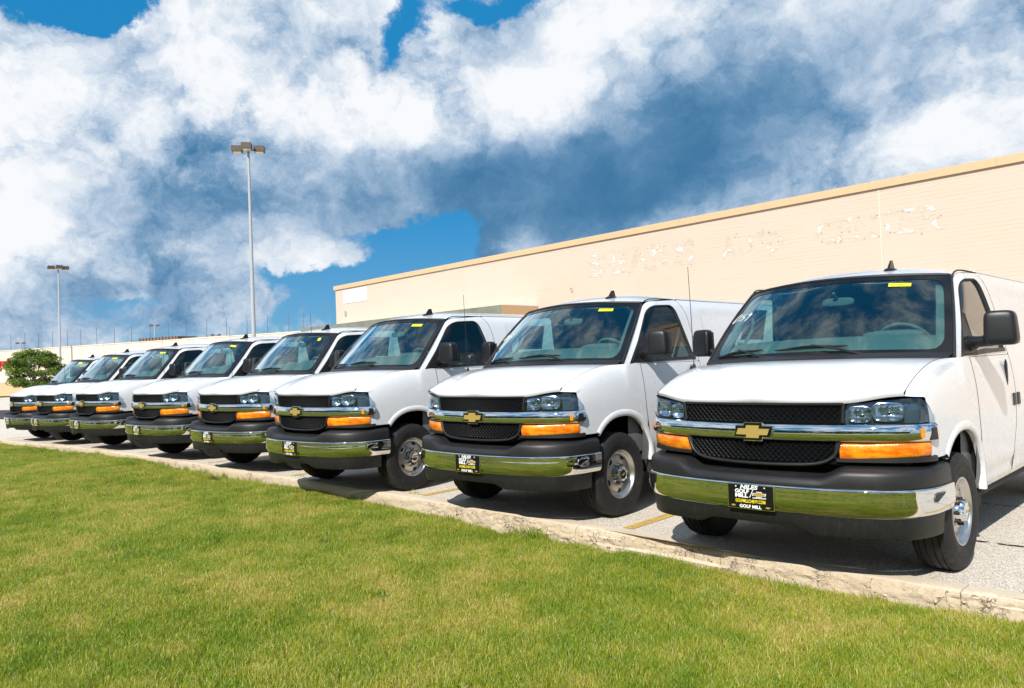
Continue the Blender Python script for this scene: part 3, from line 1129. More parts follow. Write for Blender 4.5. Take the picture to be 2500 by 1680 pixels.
    # ---------------- bumper
    def ztop(x):
        return 0.682 + 0.056 * float(ss(abs(x), 0.44, 0.60)) + 0.012 * float(ss(abs(x), 0.985, 1.012))
    bc = MB()
    BUMP.strip(bc, -1.0135, 1.0135, 101, lambda x: [(-0.15, ztop(x) + 0.016), (-0.07, ztop(x) + 0.010), (-0.022, ztop(x) + 0.002), (-0.008, ztop(x) - 0.005), (0.001, ztop(x) - 0.018), (0.005, ztop(x) - 0.032), (0.008, 0.643), (0.006, 0.632), (-0.02, 0.624)])
    part('bumper_cover', bc, 'black_plastic', smooth=40)
    pads = MB()
    for k in range(-2, 3):
        for r in (0, 1):
            xa, xb = k * 0.125 - 0.055, k * 0.125 + 0.055
            o0 = -0.045 - 0.03 * r
            BUMP.strip(pads, xa, xb, 5, lambda x, o0=o0: [(o0 - 0.018, ztop(0) + 0.0095 + (0.005 if r else 0)), (o0, ztop(0) + 0.0075 + (0.005 if r else 0))], ends=False)
    part('bumper_step_pads', pads, 'seam', smooth=0)
    ch = MB()
    BUMP.strip(ch, -1.0135, 1.0135, 121, lambda x: [(-0.02, 0.6305), (0.012, 0.6295), (0.021, 0.6255), (0.0235, 0.619), (0.0225, 0.608), (0.024, 0.58), (0.0255, 0.55), (0.0245, 0.525), (0.0205, 0.500 + 0.006 * abs(x)), (0.013, 0.479 + 0.006 * abs(x)), (0.002, 0.463 + 0.004 * abs(x)), (-0.014, 0.453), (-0.03, 0.450)])
    bch = part('chrome_bumper', ch, 'chrome', smooth=50)
    for s in (1, -1):
        hk = MB()
        lp = [(0.981, 0.588), (0.990, 0.596), (1.004, 0.594), (1.003, 0.582), (0.992, 0.556), (0.985, 0.540), (0.979, 0.545), (0.978, 0.565)]
        hk.prism([BUMP.pt(s * x, z, 0.020) for x, z in lp], [BUMP.pt(s * x, z, 0.0275) for x, z in lp])
        place('tow_hook_opening', hk.mesh('tow_hook_opening', 'plate_black', 0), bch)
        hk = MB()
        hk.tube([BUMP.pt(s * x, z, 0.028) for x, z in lp + lp[:1]], 0.0022, 5)
        place('tow_hook_rim', hk.mesh('tow_hook_rim', 'satin_metal', 60), bch)
    va = MB()

    def zval(x):
        a = abs(x)
        return 0.372 - 0.042 * float(ss(a, 0.28, 0.42)) - 0.006 * float(ss(a, 0.5, 0.95))
    BUMP.strip(va, -1.010, 1.010, 81, lambda x: [(-0.005, 0.458), (-0.012, 0.42), (-0.020, zval(x) + 0.012), (-0.028, zval(x)), (-0.075, zval(x) + 0.004)])
    part('air_dam', va, 'valance_plastic', smooth=40)

    # ---------------- dealer plate
    def on_plate(px, pz, o):
        return BUMP.pt(0.022 + px, 0.543 + pz, 0.034 + o)
    pf = MB()
    def prect(w, h, o, mb):
        P = [[on_plate(x, z, o) for z in (-h, h)] for x in np.linspace(-w, w, 9)]
        mb.grid(P)
        L = [on_plate(x, -h, o) for x in np.linspace(-w, w, 9)] + [on_plate(x, h, o) for x in np.linspace(w, -w, 9)]
        L2 = [on_plate(x, -h, -0.012) for x in np.linspace(-w, w, 9)] + [on_plate(x, h, -0.012) for x in np.linspace(w, -w, 9)]
        mb.ring(L, L2)
    prect(0.160, 0.080, 0.0, pf)
    pl = part('plate_frame', pf, 'chrome', smooth=30)
    pb = MB()
    prect(0.153, 0.0755, 0.0030, pb)
    place('plate', pb.mesh('plate', 'plate_black', 30), pl)

    def ptext(s, size, cx, cz, mat, shear=0.0, bold=0.0, wx=None, name='lettering'):
        me = text_mesh('plate_lettering', s, size, mat, shear=shear, bold=bold)
        xsx = [v.co.x for v in me.vertices]
        k = 1.0
        if wx:
            k = wx / (max(xsx) - min(xsx))
        c0 = (max(xsx) + min(xsx)) / 2
        map_mesh(me, lambda x, y, z: Vector(on_plate(cx + (x - c0) * k, cz + y, 0.0048)))
        place(name, me, pl)
    ptext('NILES', 0.036, -0.005, 0.0625, 'white_print', 0.25, 0.0012, 0.125)
    ptext('GOLF', 0.034, -0.055, 0.034, 'white_print', 0, 0.0014, 0.098)
    ptext('MILL', 0.034, -0.058, 0.006, 'white_print', 0, 0.0014, 0.090)
    ptext('/', 0.075, 0.010, 0.020, 'white_print', 0.3, 0.0002, 0.030)
    ptext('CHEVROLET', 0.013, 0.063, -0.003, 'white_print', 0, 0.0004, 0.092)
    ptext('GOLFMILLCHEVY.COM', 0.030, 0.0, -0.028, 'yellow_print', 0, 0.0006, 0.205)
    ptext('GOLF MILL', 0.028, 0.0, -0.062, 'white_print', 0, 0.0010, 0.150)
    for (cx, cz, w) in ((0.062, 0.020, 0.085), (-0.118, -0.060, 0.034), (0.118, -0.060, 0.034)):
        if w > 0.05:
            q = MB().add([on_plate(cx + a_ * w * 1.12, cz + b_ * w * 1.2, 0.0045) for a_, b_ in bow], [tuple(range(12))])
            place('plate_emblem_border', q.mesh('plate_emblem_border', 'white_print', 0), pl)
        q = MB().add([on_plate(cx + a_ * w, cz + b_ * w, 0.0055) for a_, b_ in bow], [tuple(range(12))])
        place('plate_emblem', q.mesh('plate_emblem', 'gold', 0), pl)
    for sx in (-0.098, 0.098):
        b_ = MB()
        b_.ellipsoid(on_plate(sx, 0.062, 0.004), (0.008, 0.005, 0.008), 8, 6)
        place('screw', b_.mesh('screw', 'satin_metal', 60), pl)

    # ---------------- mirrors
    def soft_box(c, r, e=0.32, n=28, m_=16, tilt=None):
        mb = MB()
        mb.ellipsoid((0, 0, 0), r, n, m_, e)
        vs = np.array(mb.v)
        if tilt is not None:
            vs = tilt(vs)
        mb.v = [tuple(p) for p in vs + np.asarray(c)]
        return mb

    def mt(vs):
        v2 = vs.copy()
        v2[:, 1] += 0.25 * (vs[:, 0])                    # swept back outwards
        k = (vs[:, 2] + 0.125) / 0.25
        v2[:, 0] += np.where(vs[:, 0] > 0, -0.018 * k, 0.006 * k)
        v2[:, 1] *= (1.0 - 0.12 * k)
        return v2
    mir = soft_box((1.158, 0.455, 1.583), (0.100, 0.068, 0.120), 0.36, tilt=mt)
    arm = MB()
    arm.tube([(0.955, 0.470, 1.492), (0.985, 0.455, 1.493), (1.03, 0.445, 1.494), (1.09, 0.45, 1.502), (1.15, 0.455, 1.53)], [0.050, 0.040, 0.038, 0.044, 0.05], 12)
    foot = MB()
    foot.tube([(0.945, 0.475, 1.48), (0.992, 0.462, 1.49)], [0.056, 0.047], 12)
    mglass = MB()
    mglass.add([(1.075, 0.512, 1.475), (1.240, 0.552, 1.475), (1.225, 0.548, 1.68), (1.08, 0.512, 1.68)], [(0, 1, 2, 3)])
    for s in (1, -1):
        f_ = (lambda mb: mb) if s > 0 else (lambda mb: mb.mirror())
        h = part('side_mirror', f_(mir), 'mirror_plastic', smooth=60)
        place('mirror_arm', f_(arm).mesh('mirror_arm', 'mirror_plastic', 60), h)
        place('mirror_foot', f_(foot).mesh('mirror_foot', 'mirror_plastic', 40), h)
        place('mirror_glass', f_(mglass).mesh('mirror_glass', 'chrome', 0), h)

    # ---------------- roof fin and whip aerial
    fin = MB()
    fx, fy, fz = 0.33, 0.86, 2.086
    fin.ellipsoid((fx, fy, fz), (0.045, 0.105, 0.030), 16, 8, 0.9)
    A_ = [(-0.012, -0.055, 0.02), (0.012, -0.055, 0.02), (0.012, 0.055, 0.015), (-0.012, 0.055, 0.015)]
    B_ = [(-0.004, -0.005, 0.088), (0.004, -0.005, 0.088), (0.004, 0.038, 0.092), (-0.004, 0.038, 0.092)]
    fin.prism([(fx + a, fy + b, fz + c) for a, b, c in A_], [(fx + a, fy + b, fz + c) for a, b, c in B_])
    part('roof_antenna', fin, 'gloss_black', smooth=40)
    wh = MB()
    wh.tube([(-0.912, -0.115, 1.355), (-0.912, -0.115, 1.395), (-0.912, -0.116, 1.41)], [0.020, 0.014, 0.006], 8)
    wh.tube([(-0.912, -0.116, 1.40), (-0.913, -0.125, 1.8), (-0.915, -0.140, 2.205)], [0.0035, 0.003, 0.0022], 5)
    part('whip_antenna', wh, 'seam', smooth=60)

    # ---------------- wheels
    ty = MB()
    hw = 0.1225
    prof = [(0.212, -0.095), (0.235, -0.112), (0.29, -0.1225), (0.335, -0.120), (0.365, -0.108), (0.379, -0.095)]
    half = [(0.3835, -0.080), (0.3840, -0.068), (0.3755, -0.066), (0.3755, -0.058), (0.3845, -0.056), (0.385, -0.030), (0.3765, -0.028), (0.3765, -0.020), (0.385, -0.018)]
    prof = prof + half + [(r, -a) for r, a in reversed(half)] + [(r, -a) for r, a in reversed(prof)]
    NS = 112
    cut = {4, 5, 6, len(prof) - 5, len(prof) - 6, len(prof) - 7}

    def tread(k, j, r):
        if j in cut:
            return r - (0.006 if k % 4 == 0 else 0.0)
        if 0.383 < r and (k + j) % 4 == 1:
            return r - 0.0035
        return r
    ty.lathe(prof, NS, mod=tread)
    # raised rings on the sidewall
    for s in (1,):
        ty.lathe([(0.300, 0.1215), (0.303, 0.1245), (0.306, 0.1215)], 56)
        ty.lathe([(0.222, 0.103), (0.228, 0.1105), (0.236, 0.1115)], 56)
    rim = MB()
    rim.lathe([(0.215, -0.10), (0.214, 0.095), (0.2235, 0.106), (0.2225, 0.1105), (0.214, 0.111), (0.206, 0.101), (0.200, 0.080), (0.192, 0.068), (0.178, 0.064), (0.155, 0.068), (0.125, 0.075), (0.110, 0.078), (0.100, 0.070), (0.0, 0.068)], 56)
    wheel_bits = []
    for k in range(5):
        holes = MB()
        th = math.radians(107 + 72 * k)
        lp, l2 = [], []
        for q in range(18):
            a = 2 * math.pi * q / 18
            tt = th + 0.22 * math.cos(a) * (1 + 0.12 * math.sin(a))
            rr = 0.157 + 0.021 * math.sin(a)
            xo = 0.064 + (0.178 - rr) * 0.19
            lp.append((xo + 0.0035, rr * math.cos(tt), rr * math.sin(tt)))
        holes.add(lp, [tuple(range(18))])
        wheel_bits.append(('wheel_hole', holes.mesh('wheel_hole', 'seam', 0)))
        hrim = MB()
        th = math.radians(107 + 72 * k)
        pts = []
        for q in range(19):
            a = 2 * math.pi * q / 18
            tt = th + 0.22 * math.cos(a) * (1 + 0.12 * math.sin(a))
            rr = 0.157 + 0.021 * math.sin(a)
            pts.append((0.064 + (0.178 - rr) * 0.19 + 0.002, rr * math.cos(tt), rr * math.sin(tt)))
        hrim.tube(pts, 0.0045, 5)
        wheel_bits.append(('hole_edge', hrim.mesh('hole_edge', 'satin_metal', 60)))
    cap = MB()
    cap.lathe([(0.088, 0.070), (0.088, 0.082), (0.078, 0.086), (0.070, 0.118), (0.062, 0.135), (0.045, 0.140), (0.043, 0.136), (0.0, 0.136)], 64,
              mod=lambda k, j, r: r * (1 - (0.13 if 0.055 < r < 0.085 else 0.0) * max(0.0, math.cos(8 * 2 * math.pi * k / 64))))
    for k in range(8):
        nuts = MB()
        th = 2 * math.pi * k / 8
        nuts.tube([(0.074, 0.083 * math.cos(th), 0.083 * math.sin(th)), (0.112, 0.083 * math.cos(th), 0.083 * math.sin(th))], 0.011, 6)
        wheel_bits.append(('lug_nut', nuts.mesh('lug_nut', 'seam', 30)))
    badge = MB().add([(0.1375, a_ * 0.06, b_ * 0.06) for a_, b_ in bow], [tuple(range(12))])
    meshes = [('tyre', ty.mesh('tyre', 'rubber', 28)), ('rim', rim.mesh('rim', 'satin_metal', 50)), ('hub_cap', cap.mesh('hub_cap', 'chrome', 40)), ('cap_emblem', badge.mesh('cap_emblem', 'gold', 0))] + wheel_bits
    for (sx, cy) in ((1, 0.0), (-1, 0.0), (1, 3.43), (-1, 3.43)):
        w = empty('wheel')
        w.parent = root
        w.location = (sx * 0.868, cy, 0.384)
        w.rotation_euler = (rnd.uniform(0, 6.28) if not (sx > 0 and cy == 0) else 0.0, 0, 0 if sx > 0 else math.pi)
        for nm, me in meshes:
            place(nm, me, w)

    # ---------------- cabin
    dash = MB()
    P = []
    for x in np.linspace(-0.86, 0.86, 15):
        a = abs(x) / 0.86
        P.append([(x, -0.01 + 0.15 * a ** 2, 1.36), (x, 0.06 + 0.12 * a ** 2, 1.420), (x, 0.22 + 0.06 * a ** 2, 1.50 - 0.01 * a), (x, 0.38, 1.568 - 0.03 * a ** 3), (x, 0.46, 1.575 - 0.03 * a ** 3), (x, 0.50, 1.54), (x, 0.52, 1.30), (x, 0.48, 1.05), (x, 0.42, 0.75)])
    dash.grid(P, flip=True)
    ds = part('dashboard', dash, 'interior_grey', smooth=40)
    pad = MB()
    pad.ellipsoid((0.45, 0.46, 1.565), (0.22, 0.09, 0.045), 16, 8, 0.7)
    place('instrument_hood', pad.mesh('instrument_hood', 'interior_grey', 60), ds)
    vin = MB()
    vin.box((0.25, 0.085, 1.43), (0.68, 0.105, 1.446))
    place('defrost_vent', vin.mesh('defrost_vent', 'seam', 0), ds)
    sw = MB()
    ctr = np.array([0.47, 0.66, 1.50])
    nv = np.array([0, 0.80, 0.60])
    e1 = np.array([1.0, 0, 0])
    e2 = np.cross(nv, e1)
    sw.tube([ctr + 0.19 * (math.cos(t) * e1 + math.sin(t) * e2) for t in np.linspace(0, 2 * math.pi, 33)], 0.015, 8)
    sw.tube([ctr - 0.18 * e1, ctr, ctr + 0.18 * e1], 0.02, 6)
    sw.ellipsoid(ctr, (0.07, 0.05, 0.06), 10, 6)
    part('steering_wheel', sw, 'interior_dark', smooth=60)
    for s in (1, -1):
        st = soft_box((0.42 * s, 0.98, 0.86), (0.25, 0.26, 0.12), 0.45, 20, 10)
        seat = part('seat', st, 'seat_fabric', smooth=60)
        bk = MB()
        bk.ellipsoid((0, 0, 0), (0.24, 0.075, 0.36), 20, 12, 0.5)
        bk.v = [(x + 0.42 * s, y + 1.24 + 0.18 * (z + 0.3), z + 1.24) for x, y, z in bk.v]
        place('seat_back', bk.mesh('seat_back', 'seat_fabric', 60), seat)
        hr = MB()
        hr.ellipsoid((0.42 * s, 1.36, 1.68), (0.13, 0.05, 0.09), 14, 8, 0.6)
        place('headrest', hr.mesh('headrest', 'seat_fabric', 60), seat)
    inn = MB()
    for s in (1, -1):
        P = []
        for z in np.linspace(0.55, 1.40, 6):
            P.append([(s * (xs(y, z) - 0.07), y, z) for y in np.linspace(0.2, 1.55, 6)])
        inn.grid(P)
    part('door_trim', inn, 'interior_grey', smooth=60)
    bulk = MB()
    P = []
    for z in np.linspace(0.5, 2.04, 10):
        w = xs(1.6, z) - 0.04
        P.append([(w * t, 1.60, z) for t in (-1, -0.5, 0, 0.5, 1)])
    bulk.grid(P)
    bulk.box((-0.9, 0.3, 0.55), (0.9, 1.6, 0.58))
    part('bulkhead', bulk, 'interior_dark', smooth=60)
    hd = MB()
    P = []
    for y in np.linspace(0.62, 1.60, 8):
        P.append([(0.76 * t, y + (0.12 * t * t if y < 0.9 else 0), 2.035 - 0.05 * t * t + 0.02 * ss(y, 0.6, 1.3)) for t in np.linspace(-1, 1, 9)])
    hd.grid(P)
    hdl = part('headliner', hd, 'headliner', smooth=60)
    for s in (1, -1):
        vz = MB()
        vz.prism([(s * x, y, z) for x, y, z in ((0.12, 0.60, 1.975), (0.62, 0.70, 1.955), (0.62, 0.82, 1.985), (0.12, 0.74, 2.005))],
                 [(s * x, y, z + 0.02) for x, y, z in ((0.12, 0.60, 1.975), (0.62, 0.70, 1.955), (0.62, 0.82, 1.985), (0.12, 0.74, 2.005))])
        place('sun_visor', vz.mesh('sun_visor', 'headliner', 30), hdl)
    rv = MB()
    rv.ellipsoid((0.0, 0.60, 1.86), (0.13, 0.02, 0.035), 16, 8, 0.6)
    rv.tube([(0, 0.60, 1.87), (0, 0.52, 1.93)], 0.012, 6)
    part('rear_view_mirror', rv, 'interior_dark', smooth=60)
    for s in (1, -1):
        pg = MB()
        pg.tube([(s * 0.80, 0.44, 1.56), (s * 0.775, 0.50, 1.56), (s * 0.745, 0.57, 1.66), (s * 0.735, 0.60, 1.74), (s * 0.75, 0.60, 1.78)], 0.014, 6)
        P = []
        for v in np.linspace(0.02, 1, 8):
            a_, b_ = ws(s * 0.985, v, -0.02), ws(s * 0.90, v, -0.05)
            P.append([a_, b_, b_ + np.array([s * 0.02, 0.07, 0.0])])
        pg.grid(P)
        part('pillar_trim', pg, 'interior_grey', smooth=50)
    sh = MB()
    y0, y1, z0, z1 = 0.68, 1.10, 1.60, 1.87
    sh.grid([[(-(frame_x(y, z) - 0.020), y, z) for z in np.linspace(z0, z1, 3)] for y in np.linspace(y0, y1, 3)])
    sk = part('window_sheet', sh, 'paper', smooth=0)
    ln = MB()
    for k in range(7):
        z = z1 - 0.035 - 0.033 * k
        ya = y0 + 0.03
        yb = y1 - 0.03 - (0.12 if k % 3 == 1 else 0)
        for (off) in (0.018, 0.022):
            ln.add([(-(frame_x(y, zz) - off), y, zz) for y, zz in ((ya, z), (yb, z), (yb, z + 0.006), (ya, z + 0.006))], [(0, 1, 2, 3)])
    place('printed_lines', ln.mesh('printed_lines', 'ink', 0), sk)
    root['ws'] = 1
    del root['ws']
    return root, ws


VANS = [(-2.55, 5.639, .014, 0), (-5.375, 5.666, .029, .032), (-8.207, 5.438, .022, .05), (-11.15, 5.707, .064, .032), (-14.007, 5.703, .064, .035), (-17.286, 5.671, .062, .037), (-20.147, 5.617, .057, .012), (-22.808, 5.614, .037, -.028)]
VLAB = ['white cargo van with yellow GM4420 windshield sticker, right end of the row', 'white cargo van second from the right, with yellow GM4435 windshield sticker',
        'white cargo van third from the right, below the wall canopy end', 'white cargo van fourth from the right in the parked row',
        'white cargo van fourth from the left in the parked row', 'white cargo van third from the left in the parked row',
        'white cargo van second from the left in the parked row', 'white cargo van at the far left end of the parked row']
proto, WS = make_van()
van_objs = []
for i, (x, y, a, z) in enumerate(VANS):
    o = proto if i == 0 else copy_tree(proto)
    o.location = (x, y, gz(x))
    o.rotation_euler = (0, 0, a)
    tag(o, VLAB[i], 'van', 'white cargo vans parked in a row')
    if i:
        for w_ in o.children:
            if w_.name.startswith('wheel') and w_.type == 'EMPTY':
                f_ = w_.location.y < 1
                w_.rotation_euler = (rnd.uniform(0, 6.28), 0, w_.rotation_euler.z + ((-0.05, 0.0, 0.03, 0.05, -0.04, 0.02, 0.0, 0.03)[i] if f_ else 0))
    van_objs.append(o)


# windshield stickers and marks
def ws_point(cu, cv, px, pz, out):
    """metric offsets (px, pz) on the glass around (cu, cv)"""
    return WS(cu + px / 0.86, cv + pz / 0.85, out)


STICK = ['GM4420', 'GM4435', 'GM4413', None, 'GM4441', 'GM4408', 'GM4417', 'GM4426']
for i, o in enumerate(van_objs):
    s = STICK[i]
    w, h = (0.077, 0.019) if s else (0.022, 0.030)
    tilt = [-0.02, 0.0, 0.0, 0.2, -0.10, 0.05, 0.08, -0.04][i]
    cu, cv = (0.615, 0.865) if s else (0.73, 0.84)
    rr = lambda px, pz: (px * math.cos(tilt) - pz * math.sin(tilt), px * math.sin(tilt) + pz * math.cos(tilt))
    mb = MB().grid([[ws_point(cu, cv, *rr(px, pz), 0.0045) for pz in (-h, h)] for px in np.linspace(-w, w, 5)])
    st = place('number_sticker', mb.mesh('number_sticker', 'sticker_yellow', 0), o)
    if s and i < 3:
        me = text_mesh('sticker_lettering', s, 0.036, 'ink')
        map_mesh(me, lambda x, y, z: Vector(ws_point(cu, cv, *rr(x * 1.02, y), 0.006)))
        place('sticker_lettering', me, st)


def strokes(o, cu, cv, lines, size):
    mb = MB()
    for L in lines:
        pts = catmull(np.array(L, float), 14) if len(L) > 2 else np.array(L, float)
        mb.tube([ws_point(cu, cv, (a + 0.35 * b) * size, b * size, 0.004) for a, b in pts], 0.0022, 4)
    place('chalk_writing', mb.mesh('chalk_writing', 'white_print', 0), o)


zero = [(-1.5, -0.9), (-1.55, 0.2), (-1.3, 0.95), (-0.95, 0.7), (-0.95, -0.1), (-1.25, -0.8), (-1.5, -0.9)]
five = [(0.25, 0.8), (-0.30, 0.75), (-0.35, 0.2), (0.10, 0.25), (0.20, -0.25), (-0.15, -0.6), (-0.45, -0.45)]
nine = [(1.25, 0.6), (0.95, 0.95), (0.75, 0.55), (1.05, 0.3), (1.28, 0.7), (1.2, 0.0), (1.05, -0.8)]
five2 = [(a + 1.2, b) for a, b in five]
strokes(van_objs[0], -0.865, 0.60, [zero, five, nine], 0.055)
strokes(van_objs[1], -0.875, 0.52, [zero, five, five2], 0.045)


# ------------------------------------------------------------------ ground materials
def b_pavement(t, b):
    p = pos(t)
    vor = t.n('ShaderNodeTexVoronoi', {'Vector': p, 'Scale': 95.0}, out='Distance')
    vcol = t.n('ShaderNodeTexVoronoi', {'Vector': p, 'Scale': 95.0}, out='Color')
    sv = t.n('ShaderNodeSeparateColor', {0: vcol}, out=0)
    stone = t.mix(sv, (0.56, 0.485, 0.395, 1), (0.86, 0.775, 0.665, 1))
    gap = t.ramp(vor, 0.44, 0.70)
    big = t.noise(p, 0.55, 6, 0.6)
    fine = t.noise(p, 28, 4, 0.7)
    c = t.mix(t.m('MULTIPLY', gap, 0.6), stone, (0.24, 0.21, 0.18, 1))
    c = t.mix(t.m('MULTIPLY', t.ramp(big, 0.42, 0.72), 0.35), c, (0.70, 0.63, 0.545, 1))
    c = t.mix(t.m('MULTIPLY', t.ramp(fine, 0.58, 0.78), 0.28), c, (0.30, 0.26, 0.22, 1))
    # aggregate is too fine to see far away
    d = t.v('LENGTH', t.v('SUBTRACT', p, tuple(CAM)), out=1)
    farf = t.ramp(d, 9.0, 22.0)
    c = t.mix(farf, c, t.mix(big, (0.56, 0.50, 0.42, 1), (0.66, 0.59, 0.50, 1)))
    link(t, c, b.inputs['Base Color'])
    bump(t, b, t.m('SUBTRACT', 1.0, vor), 0.004, 0.8)


principled('pavement', (0.45, 0.41, 0.37), 0.9, spec=0.25, build=b_pavement)


def b_concrete(t, b):
    p = pos(t)
    big = t.noise(p, 2.2, 6, 0.65)
    fine = t.noise(p, 55, 5, 0.75)
    mid = t.noise(p, 16, 6, 0.7)
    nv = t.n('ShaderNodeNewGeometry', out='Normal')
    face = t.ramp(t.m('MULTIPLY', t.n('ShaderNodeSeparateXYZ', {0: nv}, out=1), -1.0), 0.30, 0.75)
    area = t.ramp(t.noise(p, 1.9, 5, 0.7), 0.42, 0.60)
    w_ = t.v('SCALE', t.v('SUBTRACT', t.noise(p, 22, 3, 0.65, out=1), (0.5, 0.5, 0.5)))
    w_.node.inputs['Scale'].default_value = 0.045
    pw = t.v('ADD', p, w_)
    e1 = t.n('ShaderNodeTexVoronoi', {'Vector': pw, 'Scale': 34.0}, out='Distance', feature='DISTANCE_TO_EDGE')
    e2 = t.n('ShaderNodeTexVoronoi', {'Vector': t.v('ADD', p, w_), 'Scale': 10.0}, out='Distance', feature='DISTANCE_TO_EDGE')
    cr_ = t.m('MAXIMUM', t.m('MULTIPLY', t.ramp(e1, 0.10, 0.0), t.ramp(t.noise(p, 7, 4, 0.7), 0.50, 0.64)), t.m('MULTIPLY', t.ramp(e2, 0.030, 0.0), t.ramp(t.noise(p, 5, 4, 0.7), 0.50, 0.62)))
    crack = t.m('MULTIPLY', t.m('MULTIPLY', cr_, face), area)
    pit = t.m('MULTIPLY', t.ramp(mid, 0.56, 0.70), face)
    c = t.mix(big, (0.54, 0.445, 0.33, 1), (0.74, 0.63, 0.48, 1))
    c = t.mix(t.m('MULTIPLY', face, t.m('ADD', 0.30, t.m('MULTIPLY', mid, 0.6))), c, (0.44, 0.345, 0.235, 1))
    c = t.mix(t.m('MULTIPLY', t.ramp(fine, 0.48, 0.78), 0.40), c, (0.34, 0.27, 0.19, 1))
    c = t.mix(t.m('MULTIPLY', t.ramp(t.noise(p, 80, 2, 0.5), 0.66, 0.72), 0.5), c, (0.74, 0.66, 0.54, 1))
    c = t.mix(t.m('MULTIPLY', crack, 0.65), c, (0.07, 0.055, 0.04, 1))
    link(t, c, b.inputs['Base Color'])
    h = t.m('SUBTRACT', t.m('ADD', t.m('MULTIPLY', fine, 0.30), t.m('MULTIPLY', mid, t.m('ADD', 0.15, face))), t.m('ADD', t.m('MULTIPLY', crack, 1.2), t.m('MULTIPLY', pit, 0.4)))
    bump(t, b, h, 0.014, 1.0)


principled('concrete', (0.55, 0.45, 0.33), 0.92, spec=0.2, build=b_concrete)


def b_soil(t, b):
    n1 = t.noise(pos(t), 12, 6, 0.7)
    link(t, t.mix(n1, (0.035, 0.045, 0.012, 1), (0.11, 0.105, 0.035, 1)), b.inputs['Base Color'])


principled('soil', (0.06, 0.06, 0.02), 1.0, spec=0.1, build=b_soil)


def b_verge(t, b):
    n1 = t.noise(pos(t), 3, 6, 0.7)
    link(t, t.mix(n1, (0.08, 0.13, 0.02, 1), (0.19, 0.19, 0.05, 1)), b.inputs['Base Color'])


principled('far_grass', (0.1, 0.14, 0.03), 1.0, spec=0.1, build=b_verge)
principled('asphalt', (0.055, 0.057, 0.06), 0.9, spec=0.2)


def worn(name, col, lo, hi, scale, stretch=(1, 1, 1)):
    """paint that has worn through in places"""
    mat = principled(name, col, 0.85, spec=0.2)
    t = NT(mat.node_tree)
    b = mat.node_tree.nodes['Principled BSDF']
    p = t.v('MULTIPLY', pos(t), stretch)
    n1 = t.noise(p, scale, 7, 0.72)
    link(t, t.ramp(n1, lo, hi), b.inputs['Alpha'])
    link(t, t.mix(t.noise(p, scale * 0.4, 4, 0.6), (*[c * 0.75 for c in col], 1), (*[min(1, c * 1.15) for c in col], 1)), b.inputs['Base Color'])
    return mat


worn('line_paint', (0.62, 0.40, 0.10), 0.34, 0.52, 16)
worn('tar_crack', (0.035, 0.03, 0.025), 0.44, 0.50, 9)


# ------------------------------------------------------------------ ground
def yk(x):
    """front face of the kerb"""
    return float(np.interp(x, [-60, -40, -30, -24, -19, -14, 30], [0.5, 3.0, 4.15, 4.62, 4.88, 5.07, 5.08]))


def lawn_off(x):
    return float(np.interp(x, [-30, -14, -9, -6, 30], [-0.065, -0.085, -0.125, -0.140, -0.148]))


XS = np.concatenate([np.linspace(-420, -70, 8), np.linspace(-62, 8, 71), np.linspace(14, 420, 8)])
P = [[(x, y, gz(x)) for y in [yk(x) + 0.10, 6, 8, 12, 22, 60, 150, 500]] for x in XS]
tag(place('parking_lot', MB().grid(P).mesh('parking_lot', 'pavement', 0)), kind='structure')
gm = MB().box((-600, -600, -0.9), (600, 700, -0.42))
tag(place('ground', gm.mesh('ground', 'far_grass', 0)), kind='structure')
# lawn (soil under the grass)
LX = np.concatenate([np.linspace(-70, -20, 26), np.linspace(-19, 14, 67), np.linspace(16, 40, 7)])
LT = np.concatenate([np.linspace(0, 0.45, 6), np.linspace(0.5, 1, 22)])
P, dens_at = [], []
Y0 = -9.0
for x in LX:
    row = []
    for t_ in LT:
        y = Y0 + (yk(x) + 0.015 - Y0) * t_
        bumpy = 0.018 * math.sin(x * 0.9 + y * 0.6) + 0.012 * math.sin(x * 2.3 - y * 1.7)
        row.append((x, y, gz(x) + lawn_off(x) + bumpy - 0.015))
        d = math.hypot(x, y)
        vis = RW.T @ (np.array([x, y, -0.1]) - CAM)
        inview = vis[2] > 0.5 and abs(vis[0] / vis[2]) < 0.85
        dn = 380 if d < 7 else (280 if d < 11 else (150 if d < 18 else 70))
        dens_at.append(dn if inview else min(dn, 40 if d < 9 else 10))
    P.append(row)
lawn_me = MB().grid(P).mesh('lawn', 'soil', 0)
at = lawn_me.attributes.new('tuft_density', 'FLOAT', 'POINT')
at.data.foreach_set('value', dens_at)
lawn = tag(place('lawn', lawn_me), kind='structure')
# street behind the photographer and the grass beyond it
tag(place('street', MB().box((-200, -17.5, -0.5), (200, -9.2, -0.30)).mesh('street', 'pavement', 0)), kind='structure')
# road strip at the far left
rs = MB().add([(-47, 3.0, gz(-47) + 0.004), (-33.5, 10.5, gz(-40) + 0.004), (-42.5, 14.5, gz(-45) + 0.004), (-58, 7.5, gz(-55) + 0.004)], [(0, 1, 2, 3)])
tag(place('road', rs.mesh('road', 'asphalt', 0)), kind='structure')

